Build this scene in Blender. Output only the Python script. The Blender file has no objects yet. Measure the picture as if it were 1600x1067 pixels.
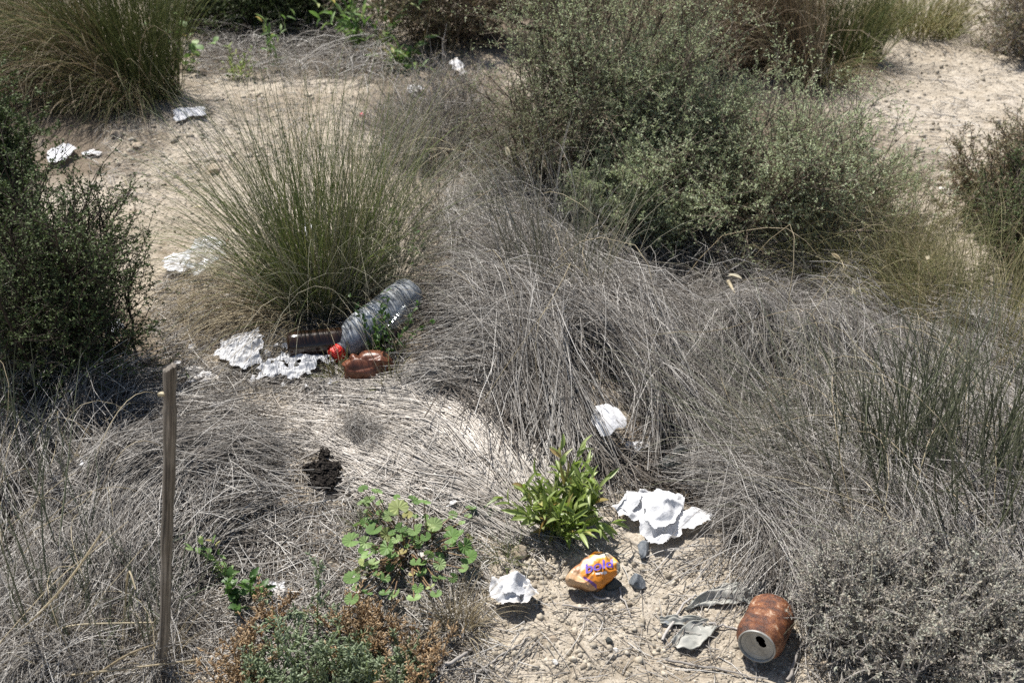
import bpy, bmesh, math
import numpy as np
from mathutils import Vector, Matrix
from mathutils.bvhtree import BVHTree

rng = np.random.default_rng(7)
U = lambda a, b, n=None: rng.uniform(a, b, n)
SC = bpy.context.scene
COL = SC.collection
PI = math.pi

# ------------------------------------------------------------------ camera
CAM_H, PITCH, LENS = 1.09, math.radians(30.0), 40.0
F = 1600 * LENS / 36.0
CX, CY = 800.0, 533.5
cam = bpy.data.cameras.new('camera')
camo = bpy.data.objects.new('camera', cam)
COL.objects.link(camo)
camo.location = (0, 0, CAM_H)
camo.rotation_euler = (PI / 2 - PITCH, 0, 0)
cam.lens = LENS
cam.sensor_width = 36.0
cam.clip_start = 0.02
cam.clip_end = 2000
cam.dof.use_dof = True
cam.dof.focus_distance = 1.75
cam.dof.aperture_fstop = 8.0
SC.camera = camo


def rays(px, py):
    px = np.asarray(px, float); py = np.asarray(py, float)
    u = (px - CX) / F; v = (py - CY) / F
    c, s = math.cos(PITCH), math.sin(PITCH)
    return np.stack([u, c - v * s, -s - v * c], -1)


# ------------------------------------------------------------------ noise + terrain
_T = np.random.default_rng(99).random((256, 256))


def vnoise(x, y, sc, seed=0):
    x = np.asarray(x) * sc + seed * 17.31; y = np.asarray(y) * sc + seed * 9.77
    xi = np.floor(x).astype(int); yi = np.floor(y).astype(int)
    fx = x - xi; fy = y - yi
    fx = fx * fx * (3 - 2 * fx); fy = fy * fy * (3 - 2 * fy)
    g = lambda a, b: _T[a & 255, b & 255]
    return ((g(xi, yi) * (1 - fx) + g(xi + 1, yi) * fx) * (1 - fy) + (g(xi, yi + 1) * (1 - fx) + g(xi + 1, yi + 1) * fx) * fy) * 2 - 1


def flat(px, py, z=0.0):
    d = rays(px, py)
    t = (z - CAM_H) / d[..., 2]
    return d * t[..., None] + np.array([0, 0, CAM_H])


MOUNDS = [(250, 800, .2, .15, .045, 0), (830, 540, .22, .26, .085, 0), (980, 620, .14, .2, .05, 0), (1250, 590, .26, .16, .10, 0), (1120, 425, .22, .10, -.05, 0),
          (1440, 780, .26, .22, .07, 0), (690, 720, .22, .16, .02, 0), (60, 700, .25, .25, .04, 0), (1480, 960, .2, .15, .03, 0)]
MND = []
for m in MOUNDS:
    p = flat(m[0], m[1]); MND.append((p[0], p[1], m[2], m[3], m[4]))


def Hm(x, y, micro=True):
    x = np.asarray(x, float); y = np.asarray(y, float)
    z = .030 * vnoise(x, y, 1.3, 1) + .010 * vnoise(x, y, 5, 2) + .004 * vnoise(x, y, 17, 3)
    for mx, my, rx, ry, h in MND:
        z = z + h * np.exp(-((x - mx) / rx) ** 2 - ((y - my) / ry) ** 2)
    if micro:
        z = z + .0022 * vnoise(x, y, 50, 4) + .0012 * vnoise(x, y, 120, 5) + .006 * np.maximum(0, vnoise(x, y, 33, 6) - .25) + .003 * vnoise(x, y, 26, 14)
    lm = 0
    for mx, my, rx, ry, h in MND[1:5]: lm = np.maximum(lm, np.exp(-((x - mx) / (rx * 1.15)) ** 4 - ((y - my) / (ry * 1.15)) ** 4))
    z = z + lm * .022 * (np.abs(vnoise(x, y, 7, 81)) * 1.6 + .5 * vnoise(x, y, 15, 82) - .4)
    far = np.clip((np.hypot(x, y) - 6) / 30, 0, 1)
    z = z + far * (.6 * vnoise(x, y, .03, 8) + .9 * vnoise(x, y, .011, 9)) * 2
    return z


def at(px, py, dz=0.0):
    z = np.zeros(np.shape(px))
    for _ in range(8):
        p = flat(px, py, z + dz) if np.ndim(px) else flat(px, py, float(z) + dz)
        z = Hm(p[..., 0], p[..., 1])
    p[..., 2] = z + dz
    return p


def flatz(px, py, z):
    d = rays(px, py)
    t = (z - CAM_H) / d[..., 2]
    return d * t[..., None] + np.array([0, 0, CAM_H])


def scl(py):
    return (py + 493.0) * .7945


# ------------------------------------------------------------------ materials
def new_mat(name):
    m = bpy.data.materials.new(name); m.use_nodes = True
    nt = m.node_tree; nt.nodes.clear()
    out = nt.nodes.new('ShaderNodeOutputMaterial')
    return m, nt, out


def L_(nt, a, b): nt.links.new(a, b)


def ramp(nt, cols, poss=None, interp='LINEAR'):
    r = nt.nodes.new('ShaderNodeValToRGB'); cr = r.color_ramp; cr.interpolation = interp
    n = len(cols)
    poss = poss or [i / (n - 1) for i in range(n)]
    cr.elements[0].position = poss[0]; cr.elements[0].color = (*cols[0], 1)
    cr.elements[1].position = poss[-1]; cr.elements[1].color = (*cols[-1], 1)
    for p, c in zip(poss[1:-1], cols[1:-1]):
        e = cr.elements.new(p); e.color = (*c, 1)
    return r


def noise(nt, sc, det=3, rough=.5, vec=None):
    n = nt.nodes.new('ShaderNodeTexNoise'); n.inputs['Scale'].default_value = sc
    n.inputs['Detail'].default_value = det; n.inputs['Roughness'].default_value = rough
    if vec is not None: L_(nt, vec, n.inputs['Vector'])
    return n


def mixc(nt, fac, a, b, mode='MIX'):
    m = nt.nodes.new('ShaderNodeMix'); m.data_type = 'RGBA'; m.blend_type = mode
    for i, v in ((0, fac), (6, a), (7, b)):
        if isinstance(v, (int, float)): m.inputs[i].default_value = v
        elif isinstance(v, tuple): m.inputs[i].default_value = (*v, 1)
        else: L_(nt, v, m.inputs[i])
    return m.outputs[2]


def veg(name, cols, trans=0.0, rough=.55, spec=.35, var=.25, poss=None):
    m, nt, out = new_mat(name)
    a = nt.nodes.new('ShaderNodeAttribute'); a.attribute_name = 'rnd'
    r = ramp(nt, cols, poss); L_(nt, a.outputs['Fac'], r.inputs[0])
    tc = nt.nodes.new('ShaderNodeTexCoord')
    n = noise(nt, 25, 2, .5, tc.outputs['Object'])
    mr = nt.nodes.new('ShaderNodeMapRange'); L_(nt, n.outputs[0], mr.inputs[0])
    mr.inputs[1].default_value = .3; mr.inputs[2].default_value = .7
    mr.inputs[3].default_value = 1 - var; mr.inputs[4].default_value = 1 + var
    c = nt.nodes.new('ShaderNodeVectorMath'); c.operation = 'SCALE'
    L_(nt, r.outputs[0], c.inputs[0]); L_(nt, mr.outputs[0], c.inputs['Scale'])
    p = nt.nodes.new('ShaderNodeBsdfPrincipled')
    L_(nt, c.outputs[0], p.inputs['Base Color'])
    p.inputs['Roughness'].default_value = rough
    p.inputs['Specular IOR Level'].default_value = spec
    if trans > 0:
        t = nt.nodes.new('ShaderNodeBsdfTranslucent')
        hs = nt.nodes.new('ShaderNodeHueSaturation'); hs.inputs['Saturation'].default_value = 1.15; hs.inputs['Value'].default_value = 1.3
        L_(nt, c.outputs[0], hs.inputs['Color']); L_(nt, hs.outputs[0], t.inputs[0])
        mx = nt.nodes.new('ShaderNodeMixShader'); mx.inputs[0].default_value = trans
        L_(nt, p.outputs[0], mx.inputs[1]); L_(nt, t.outputs[0], mx.inputs[2]); L_(nt, mx.outputs[0], out.inputs[0])
    else:
        L_(nt, p.outputs[0], out.inputs[0])
    return m


M = {}
M['straw_pale'] = veg('pale_reed', [(.33, .29, .24), (.45, .41, .36), (.55, .51, .46), (.38, .34, .29), (.15, .11, .08)], poss=[0, .25, .6, .85, 1], rough=.45, spec=.5)
M['straw_grey'] = veg('grey_straw', [(.075, .06, .046), (.16, .141, .12), (.25, .23, .205), (.40, .376, .345), (.60, .57, .52)], poss=[0, .22, .5, .8, 1], rough=.5, spec=.4)
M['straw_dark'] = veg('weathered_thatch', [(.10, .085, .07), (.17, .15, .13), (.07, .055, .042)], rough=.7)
M['straw_tan'] = veg('tan_straw', [(.38, .31, .20), (.50, .43, .29), (.26, .20, .12)], trans=.15)
M['blade_green'] = veg('green_blade', [(.15, .195, .055), (.24, .29, .11), (.37, .385, .21), (.52, .46, .31)], poss=[0, .5, .85, 1], trans=.35, rough=.35, spec=.6)
M['blade_grey'] = veg('grey_green_blade', [(.12, .135, .085), (.22, .225, .155), (.34, .32, .24), (.50, .45, .34)], poss=[0, .4, .75, 1], trans=.2, rough=.45)
M['blade_olive'] = veg('olive_brown_blade', [(.10, .13, .04), (.21, .23, .09), (.31, .24, .14), (.42, .32, .21)], trans=.25)
M['blade_brown'] = veg('brown_blade', [(.17, .125, .08), (.30, .235, .16), (.42, .34, .24), (.20, .19, .09)], trans=.2)
M['blade_yellow'] = veg('yellow_green_blade', [(.20, .22, .08), (.36, .34, .18), (.54, .48, .30)], trans=.3)
M['rush'] = veg('dark_rush', [(.07, .08, .045), (.115, .13, .075), (.17, .17, .11)], rough=.5)
M['rush_green'] = veg('pale_rush', [(.10, .12, .075), (.17, .19, .12), (.13, .14, .09)], rough=.5)
M['twig'] = veg('twig_bark', [(.09, .065, .045), (.18, .14, .105), (.27, .22, .17)], rough=.8)
M['twig_grey'] = veg('grey_twig', [(.20, .18, .16), (.31, .285, .26), (.42, .39, .36)], rough=.8)
M['twig_dark'] = veg('dark_bark', [(.03, .022, .016), (.06, .045, .034)], rough=.85)
M['leaf_sage'] = veg('sage_leaf', [(.25, .30, .16), (.36, .41, .24), (.49, .53, .36), (.32, .24, .14)], poss=[0, .45, .88, 1], trans=.35, rough=.6)
M['leaf_sage_dull'] = veg('dull_sage_leaf', [(.105, .125, .055), (.17, .195, .095), (.26, .27, .165), (.23, .15, .08)], poss=[0, .4, .75, 1], trans=.22)
M['leaf_dark'] = veg('dark_leaf', [(.04, .062, .022), (.08, .112, .04), (.135, .165, .075)], trans=.15, rough=.6, spec=.25)
M['leaf_thyme'] = veg('thyme_leaf', [(.25, .26, .20), (.37, .375, .31), (.33, .28, .22), (.46, .46, .40)], trans=.1, rough=.7)
M['leaf_brown'] = veg('brown_leaf', [(.15, .105, .065), (.24, .17, .11), (.19, .205, .11), (.33, .25, .16)], trans=.2)
M['leaf_lime'] = veg('lime_leaf', [(.15, .21, .05), (.24, .31, .09), (.36, .42, .18), (.45, .42, .16), (.36, .24, .11)], poss=[0, .5, .88, .95, 1], trans=.35, rough=.4, spec=.5)
M['leaf_mallow'] = veg('mallow_leaf', [(.12, .21, .06), (.18, .28, .095), (.27, .36, .15), (.40, .38, .15), (.33, .23, .11)], poss=[0, .5, .88, .95, 1], trans=.3, rough=.55)
M['leaf_green'] = veg('mid_green_leaf', [(.05, .11, .025), (.09, .17, .045), (.15, .24, .09)], trans=.3, rough=.45)
M['leaf_succ'] = veg('succulent_leaf', [(.18, .23, .12), (.26, .32, .19), (.36, .41, .28)], trans=.2, rough=.5)
M['leaf_orange'] = veg('orange_dry_leaf', [(.32, .21, .11), (.48, .33, .18), (.58, .44, .28), (.36, .28, .19)], trans=.25)
M['stem_green'] = veg('green_stem', [(.13, .18, .05), (.20, .24, .09)], rough=.5)
M['stem_red'] = veg('red_stem', [(.16, .10, .06), (.22, .15, .08)], rough=.5)
M['chaff'] = veg('pale_spikelet', [(.55, .50, .36), (.66, .60, .46), (.48, .40, .26)], trans=.3)


def ground_mat():
    m, nt, out = new_mat('dry_clay')
    geo = nt.nodes.new('ShaderNodeNewGeometry'); pos = geo.outputs['Position']
    n1 = noise(nt, 2.2, 5, .6, pos); n2 = noise(nt, 35, 6, .65, pos); n3 = noise(nt, 220, 4, .7, pos)
    c1 = ramp(nt, [(.34, .29, .225), (.43, .38, .31), (.50, .45, .385)], [.35, .52, .7]); L_(nt, n1.outputs[0], c1.inputs[0])
    c2 = ramp(nt, [(.62, .58, .52), (1, 1, 1), (1.15, 1.13, 1.1)], [.32, .5, .7]); L_(nt, n2.outputs[0], c2.inputs[0])
    c3 = ramp(nt, [(.66, .62, .58), (1, 1, 1), (1.18, 1.18, 1.18)], [.36, .52, .66]); L_(nt, n3.outputs[0], c3.inputs[0])
    a = mixc(nt, .8, c1.outputs[0], c2.outputs[0], 'MULTIPLY'); b = mixc(nt, .85, a, c3.outputs[0], 'MULTIPLY')
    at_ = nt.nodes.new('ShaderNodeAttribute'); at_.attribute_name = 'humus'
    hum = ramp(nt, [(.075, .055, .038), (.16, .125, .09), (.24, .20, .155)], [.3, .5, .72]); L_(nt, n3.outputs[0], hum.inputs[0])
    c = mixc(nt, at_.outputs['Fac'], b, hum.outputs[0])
    p = nt.nodes.new('ShaderNodeBsdfPrincipled'); L_(nt, c, p.inputs['Base Color'])
    p.inputs['Roughness'].default_value = .95; p.inputs['Specular IOR Level'].default_value = .15
    vo = nt.nodes.new('ShaderNodeTexVoronoi'); vo.inputs['Scale'].default_value = 95; L_(nt, pos, vo.inputs['Vector'])
    n4 = noise(nt, 400, 5, .7, pos)
    b1 = nt.nodes.new('ShaderNodeBump'); b1.inputs['Strength'].default_value = .55; b1.inputs['Distance'].default_value = .004
    L_(nt, vo.outputs['Distance'], b1.inputs['Height'])
    b2 = nt.nodes.new('ShaderNodeBump'); b2.inputs['Strength'].default_value = .8; b2.inputs['Distance'].default_value = .0025
    L_(nt, n4.outputs[0], b2.inputs['Height']); L_(nt, b1.outputs[0], b2.inputs['Normal'])
    b3 = nt.nodes.new('ShaderNodeBump'); b3.inputs['Strength'].default_value = 1.0; b3.inputs['Distance'].default_value = .008
    L_(nt, n2.outputs[0], b3.inputs['Height']); L_(nt, b2.outputs[0], b3.inputs['Normal'])
    L_(nt, b3.outputs[0], p.inputs['Normal']); L_(nt, p.outputs[0], out.inputs[0])
    return m


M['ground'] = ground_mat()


def stone_mat(name, cols, sc=60):
    m, nt, out = new_mat(name)
    tc = nt.nodes.new('ShaderNodeTexCoord')
    n = noise(nt, sc, 6, .65, tc.outputs['Object'])
    r = ramp(nt, cols, [.35, .5, .66][:len(cols)]); L_(nt, n.outputs[0], r.inputs[0])
    a = nt.nodes.new('ShaderNodeAttribute'); a.attribute_name = 'rnd'
    mr = nt.nodes.new('ShaderNodeMapRange'); L_(nt, a.outputs['Fac'], mr.inputs[0]); mr.inputs[3].default_value = .65; mr.inputs[4].default_value = 1.25
    c = nt.nodes.new('ShaderNodeVectorMath'); c.operation = 'SCALE'; L_(nt, r.outputs[0], c.inputs[0]); L_(nt, mr.outputs[0], c.inputs['Scale'])
    p = nt.nodes.new('ShaderNodeBsdfPrincipled'); L_(nt, c.outputs[0], p.inputs['Base Color']); p.inputs['Roughness'].default_value = .9
    p.inputs['Specular IOR Level'].default_value = .2
    b = nt.nodes.new('ShaderNodeBump'); b.inputs['Strength'].default_value = .6; b.inputs['Distance'].default_value = .002
    n2 = noise(nt, 300, 4, .7, tc.outputs['Object'])
    L_(nt, n2.outputs[0], b.inputs['Height']); L_(nt, b.outputs[0], p.inputs['Normal']); L_(nt, p.outputs[0], out.inputs[0])
    return m


M['pebble'] = stone_mat('pebble', [(.30, .25, .19), (.42, .37, .29), (.52, .47, .40)])
M['stone_tan'] = stone_mat('tan_stone', [(.28, .22, .16), (.40, .33, .25), (.50, .43, .34)])
M['stone_blue'] = stone_mat('blue_grey_stone', [(.10, .115, .13), (.19, .205, .22), (.30, .31, .32)], 90)
M['stone_white'] = stone_mat('white_stone', [(.55, .52, .47), (.66, .63, .58), (.75, .73, .70)])
M['stone_dark'] = stone_mat('dark_grey_lump', [(.05, .055, .05), (.085, .09, .085), (.12, .125, .115)], 30)
M['dung'] = stone_mat('black_crumbly_dung', [(.012, .010, .008), (.028, .023, .019), (.06, .05, .042)], 200)


def tissue_mat(name, c=(.66, .66, .67), dirt=(.42, .36, .28), dlim=(.60, .75), tr=.12):
    m, nt, out = new_mat(name)
    tc = nt.nodes.new('ShaderNodeTexCoord')
    n = noise(nt, 30, 5, .7, tc.outputs['Object'])
    r = ramp(nt, [c, c, dirt], [0, dlim[0], dlim[1]]); L_(nt, n.outputs[0], r.inputs[0])
    p = nt.nodes.new('ShaderNodeBsdfPrincipled'); L_(nt, r.outputs[0], p.inputs['Base Color']); p.inputs['Roughness'].default_value = .9
    p.inputs['Specular IOR Level'].default_value = .1
    n2 = noise(nt, 130, 4, .65, tc.outputs['Object'])
    b = nt.nodes.new('ShaderNodeBump'); b.inputs['Strength'].default_value = .5; b.inputs['Distance'].default_value = .003
    L_(nt, n2.outputs[0], b.inputs['Height']); L_(nt, b.outputs[0], p.inputs['Normal'])
    t = nt.nodes.new('ShaderNodeBsdfTranslucent'); L_(nt, r.outputs[0], t.inputs[0])
    mx = nt.nodes.new('ShaderNodeMixShader'); mx.inputs[0].default_value = tr
    L_(nt, p.outputs[0], mx.inputs[1]); L_(nt, t.outputs[0], mx.inputs[2]); L_(nt, mx.outputs[0], out.inputs[0])
    return m


M['tissue'] = tissue_mat('white_tissue')
M['tissue_dirty'] = tissue_mat('dirty_white_tissue', dlim=(.45, .7))
M['label_paper'] = tissue_mat('plain_paper', (.60, .63, .68), tr=.1)


def cloth_mat():
    m, nt, out = new_mat('grey_knit')
    tc = nt.nodes.new('ShaderNodeTexCoord')
    n = noise(nt, 45, 4, .6, tc.outputs['Object'])
    r = ramp(nt, [(.24, .24, .215), (.33, .33, .30), (.46, .445, .40)], [.35, .5, .68]); L_(nt, n.outputs[0], r.inputs[0])
    p = nt.nodes.new('ShaderNodeBsdfPrincipled'); L_(nt, r.outputs[0], p.inputs['Base Color']); p.inputs['Roughness'].default_value = .95
    w = nt.nodes.new('ShaderNodeTexWave'); w.inputs['Scale'].default_value = 240; w.inputs['Distortion'].default_value = 1.5
    L_(nt, tc.outputs['Object'], w.inputs['Vector'])
    b = nt.nodes.new('ShaderNodeBump'); b.inputs['Strength'].default_value = .5; b.inputs['Distance'].default_value = .001
    L_(nt, w.outputs['Fac'], b.inputs['Height']); L_(nt, b.outputs[0], p.inputs['Normal']); L_(nt, p.outputs[0], out.inputs[0])
    return m


M['cloth'] = cloth_mat()


def rust_mat(name, cols, poss, rough=.55, bump=.5, sc=55, metal=.0):
    m, nt, out = new_mat(name)
    tc = nt.nodes.new('ShaderNodeTexCoord')
    n = noise(nt, sc, 8, .72, tc.outputs['Object'])
    n0 = noise(nt, sc * .35, 3, .5, tc.outputs['Object'])
    mm = nt.nodes.new('ShaderNodeMath'); mm.operation = 'MULTIPLY_ADD'; L_(nt, n0.outputs[0], mm.inputs[0]); mm.inputs[1].default_value = .6
    L_(nt, n.outputs[0], mm.inputs[2])
    r = ramp(nt, cols, poss); L_(nt, mm.outputs[0], r.inputs[0])
    p = nt.nodes.new('ShaderNodeBsdfPrincipled'); L_(nt, r.outputs[0], p.inputs['Base Color'])
    p.inputs['Roughness'].default_value = rough; p.inputs['Metallic'].default_value = metal
    n2 = noise(nt, sc * 8, 5, .75, tc.outputs['Object'])
    b = nt.nodes.new('ShaderNodeBump'); b.inputs['Strength'].default_value = bump; b.inputs['Distance'].default_value = .0015
    L_(nt, n2.outputs[0], b.inputs['Height']); L_(nt, b.outputs[0], p.inputs['Normal']); L_(nt, p.outputs[0], out.inputs[0])
    return m


M['rust'] = rust_mat('rusted_tin', [(.025, .012, .009), (.075, .030, .018), (.15, .052, .022), (.25, .095, .035), (.48, .34, .24)], [.58, .70, .8, .92, 1.04], rough=.42, sc=110, bump=.8)
M['rust_smooth'] = rust_mat('red_brown_tin', [(.04, .016, .010), (.15, .052, .026), (.27, .11, .06)], [.55, .78, 1.0], rough=.35, bump=.15)
M['lid_metal'] = rust_mat('dull_aluminium', [(.16, .15, .13), (.29, .285, .26), (.38, .375, .35)], [.5, .75, 1.0], rough=.5, bump=.1, metal=.25)
M['wood'] = None


def wood_mat():
    m, nt, out = new_mat('weathered_stake_wood')
    tc = nt.nodes.new('ShaderNodeTexCoord')
    mp = nt.nodes.new('ShaderNodeMapping'); mp.inputs['Scale'].default_value = (1, 1, .03); ga = nt.nodes.new('ShaderNodeAttribute'); ga.attribute_name = 'grain'; L_(nt, ga.outputs['Vector'], mp.inputs[0])
    n = noise(nt, 260, 6, .7, mp.outputs[0]); n0 = noise(nt, 14, 4, .6, tc.outputs['Object'])
    r = ramp(nt, [(.04, .034, .028), (.15, .135, .115), (.30, .28, .25)], [.37, .49, .62]); L_(nt, n.outputs[0], r.inputs[0])
    r0 = ramp(nt, [(.6, .55, .5), (1.1, 1.05, 1)], [.35, .65]); L_(nt, n0.outputs[0], r0.inputs[0])
    c = mixc(nt, 1.0, r.outputs[0], r0.outputs[0], 'MULTIPLY')
    p = nt.nodes.new('ShaderNodeBsdfPrincipled'); L_(nt, c, p.inputs['Base Color']); p.inputs['Roughness'].default_value = .8
    b = nt.nodes.new('ShaderNodeBump'); b.inputs['Strength'].default_value = .5; b.inputs['Distance'].default_value = .0012
    L_(nt, n.outputs[0], b.inputs['Height']); L_(nt, b.outputs[0], p.inputs['Normal']); L_(nt, p.outputs[0], out.inputs[0])
    return m


M['wood'] = wood_mat()


def plastic_mat(name, haze=.12, tint=(.93, .96, .97)):
    m, nt, out = new_mat(name)
    tc = nt.nodes.new('ShaderNodeTexCoord'); n = noise(nt, 45, 4, .6, tc.outputs['Object'])
    b = nt.nodes.new('ShaderNodeBump'); b.inputs['Strength'].default_value = .15; b.inputs['Distance'].default_value = .003; L_(nt, n.outputs[0], b.inputs['Height'])
    t = nt.nodes.new('ShaderNodeBsdfTransparent'); t.inputs[0].default_value = (*tint, 1)
    g = nt.nodes.new('ShaderNodeBsdfGlossy'); g.inputs['Roughness'].default_value = .16; L_(nt, b.outputs[0], g.inputs['Normal'])
    d = nt.nodes.new('ShaderNodeBsdfDiffuse'); d.inputs[0].default_value = (.75, .78, .80, 1); L_(nt, b.outputs[0], d.inputs['Normal'])
    lw = nt.nodes.new('ShaderNodeLayerWeight'); lw.inputs[0].default_value = .32; L_(nt, b.outputs[0], lw.inputs['Normal'])
    m1 = nt.nodes.new('ShaderNodeMixShader'); L_(nt, lw.outputs['Fresnel'], m1.inputs[0]); L_(nt, t.outputs[0], m1.inputs[1]); L_(nt, g.outputs[0], m1.inputs[2])
    mr = nt.nodes.new('ShaderNodeMapRange'); L_(nt, n.outputs[0], mr.inputs[0]); mr.inputs[1].default_value = .4; mr.inputs[2].default_value = .75
    mr.inputs[3].default_value = haze * .5; mr.inputs[4].default_value = haze * 2.2
    m2 = nt.nodes.new('ShaderNodeMixShader'); L_(nt, mr.outputs[0], m2.inputs[0]); L_(nt, m1.outputs[0], m2.inputs[1]); L_(nt, d.outputs[0], m2.inputs[2])
    L_(nt, m2.outputs[0], out.inputs[0])
    return m


M['clear'] = plastic_mat('clear_plastic', .42)
M['bag'] = plastic_mat('cloudy_plastic', .36)


def simple(name, c, rough=.5, spec=.5, trans=0):
    m, nt, out = new_mat(name)
    tc = nt.nodes.new('ShaderNodeTexCoord'); n = noise(nt, 120, 4, .6, tc.outputs['Object'])
    r = ramp(nt, [tuple(v * .75 for v in c), c], [.35, .55]); L_(nt, n.outputs[0], r.inputs[0])
    p = nt.nodes.new('ShaderNodeBsdfPrincipled'); L_(nt, r.outputs[0], p.inputs['Base Color']); p.inputs['Roughness'].default_value = rough
    p.inputs['Specular IOR Level'].default_value = spec; p.inputs['Transmission Weight'].default_value = trans
    L_(nt, p.outputs[0], out.inputs[0]); return m


M['cap_red'] = simple('red_cap_plastic', (.80, .025, .012), .4)
M['brown_glass'] = simple('brown_glass', (.035, .018, .010), .18, .6)
M['purple'] = simple('purple_print', (.13, .075, .42), .5)
_n = M['purple'].node_tree.nodes; _c = [x for x in _n if x.type == 'VALTORGB'][0].color_ramp
_c.elements[0].color = (.60, .48, .35, 1); _c.elements[0].position = .26; _c.elements[1].position = .28
M['white_print'] = simple('white_print', (.80, .78, .80), .6)
M['pink'] = simple('pink_scrap', (.70, .10, .16), .6)
M['bark_scrap'] = simple('brown_dry_leaf', (.24, .14, .08), .7)


def vcol_mat(name):
    m, nt, out = new_mat(name)
    a = nt.nodes.new('ShaderNodeAttribute'); a.attribute_name = 'print'
    tc = nt.nodes.new('ShaderNodeTexCoord'); n = noise(nt, 260, 5, .7, tc.outputs['Object'])
    r = ramp(nt, [(.7, .62, .55), (1, 1, 1)], [.36, .5]); L_(nt, n.outputs[0], r.inputs[0])
    c = mixc(nt, .7, a.outputs['Color'], r.outputs[0], 'MULTIPLY')
    p = nt.nodes.new('ShaderNodeBsdfPrincipled'); L_(nt, c, p.inputs['Base Color']); p.inputs['Roughness'].default_value = .42
    b = nt.nodes.new('ShaderNodeBump'); b.inputs['Strength'].default_value = .3; b.inputs['Distance'].default_value = .001
    L_(nt, n.outputs[0], b.inputs['Height']); L_(nt, b.outputs[0], p.inputs['Normal']); L_(nt, p.outputs[0], out.inputs[0]); return m


M['print'] = vcol_mat('printed_tin')


# ------------------------------------------------------------------ mesh helpers
class Acc:
    """collects vertices, tris and quads and a per-vertex random value"""
    def __init__(s): s.v = []; s.q = []; s.t = []; s.r = []; s.n = 0

    def add(s, V, Q=None, T=None, r=None):
        V = np.asarray(V, float).reshape(-1, 3)
        if Q is not None and len(Q): s.q.append(np.asarray(Q).reshape(-1, 4) + s.n)
        if T is not None and len(T): s.t.append(np.asarray(T).reshape(-1, 3) + s.n)
        s.v.append(V); s.r.append(np.full(len(V), .5) if r is None else np.asarray(r, float).reshape(-1)); s.n += len(V)

    def mesh(s, name, mat, origin=(0, 0, 0), smooth=True):
        V = np.concatenate(s.v) - np.asarray(origin, float)
        Q = np.concatenate(s.q) if s.q else np.zeros((0, 4), int)
        T = np.concatenate(s.t) if s.t else np.zeros((0, 3), int)
        me = bpy.data.meshes.new(name)
        me.vertices.add(len(V)); me.vertices.foreach_set('co', V.astype(np.float32).ravel())
        me.loops.add(Q.size + T.size); me.loops.foreach_set('vertex_index', np.concatenate([Q.ravel(), T.ravel()]).astype(np.int32))
        me.polygons.add(len(Q) + len(T))
        ls = np.concatenate([np.arange(len(Q)) * 4, Q.size + np.arange(len(T)) * 3]).astype(np.int32)
        me.polygons.foreach_set('loop_start', ls)
        me.update(calc_edges=True)
        at_ = me.attributes.new('rnd', 'FLOAT', 'POINT'); at_.data.foreach_set('value', np.concatenate(s.r).astype(np.float32))
        if not smooth: me.shade_flat()
        me.materials.append(mat)
        return me

    def build(s, name, mat, parent=None, origin=(0, 0, 0), smooth=True):
        """link as one object; with a parent the mesh is written relative to the parent's location"""
        if parent is not None: origin = tuple(parent.get('_o', (0, 0, 0)))
        me = s.mesh(name, mat, origin, smooth)
        o = bpy.data.objects.new(name, me); COL.objects.link(o)
        if parent is not None:
            o.parent = parent; o['_o'] = tuple(origin)
        else:
            o.location = origin; o['_o'] = tuple(origin)
        return o


def tag(o, label=None, cat=None, group=None, kind=None):
    if label: o['label'] = label
    if cat: o['category'] = cat
    if group: o['group'] = group
    if kind: o['kind'] = kind
    return o


def thing(name, label, cat, loc, group=None):
    o = bpy.data.objects.new(name, None); COL.objects.link(o)
    o.location = tuple(float(v) for v in loc); o['_o'] = tuple(float(v) for v in loc); o.empty_display_size = .02
    return tag(o, label, cat, group)


def norm(a): return a / np.maximum(np.linalg.norm(a, axis=-1, keepdims=True), 1e-9)


def strands(acc, P, R, rnd=None, sides=3, taper=.35, flatten=1.0):
    """P (N,K,3) polylines, R (N,) radii"""
    N, K, _ = P.shape
    if N == 0: return
    T = np.empty_like(P); T[:, 1:-1] = P[:, 2:] - P[:, :-2]; T[:, 0] = P[:, 1] - P[:, 0]; T[:, -1] = P[:, -1] - P[:, -2]
    T = norm(T)
    ref = norm(rng.normal(size=(N, 1, 3))); A = norm(np.cross(T, np.broadcast_to(ref, T.shape))); B = np.cross(T, A)
    t = np.linspace(0, 1, K)
    prof = (1 - (1 - taper) * t ** 1.5)
    rad = np.asarray(R).reshape(-1, 1) * prof[None]
    ang = np.arange(sides) * 2 * PI / sides
    V = P[:, :, None] + rad[:, :, None, None] * (np.cos(ang)[None, None, :, None] * A[:, :, None] + flatten * np.sin(ang)[None, None, :, None] * B[:, :, None])
    idx = np.arange(N * K * sides).reshape(N, K, sides)
    j2 = np.roll(idx, -1, axis=2)
    Q = np.stack([idx[:, :-1], j2[:, :-1], j2[:, 1:], idx[:, 1:]], -1).reshape(-1, 4)
    if rnd is None: rnd = rng.random(N)
    rnd = np.resize(rnd, N)
    acc.add(V, Q, None, np.repeat(rnd, K * sides))


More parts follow.
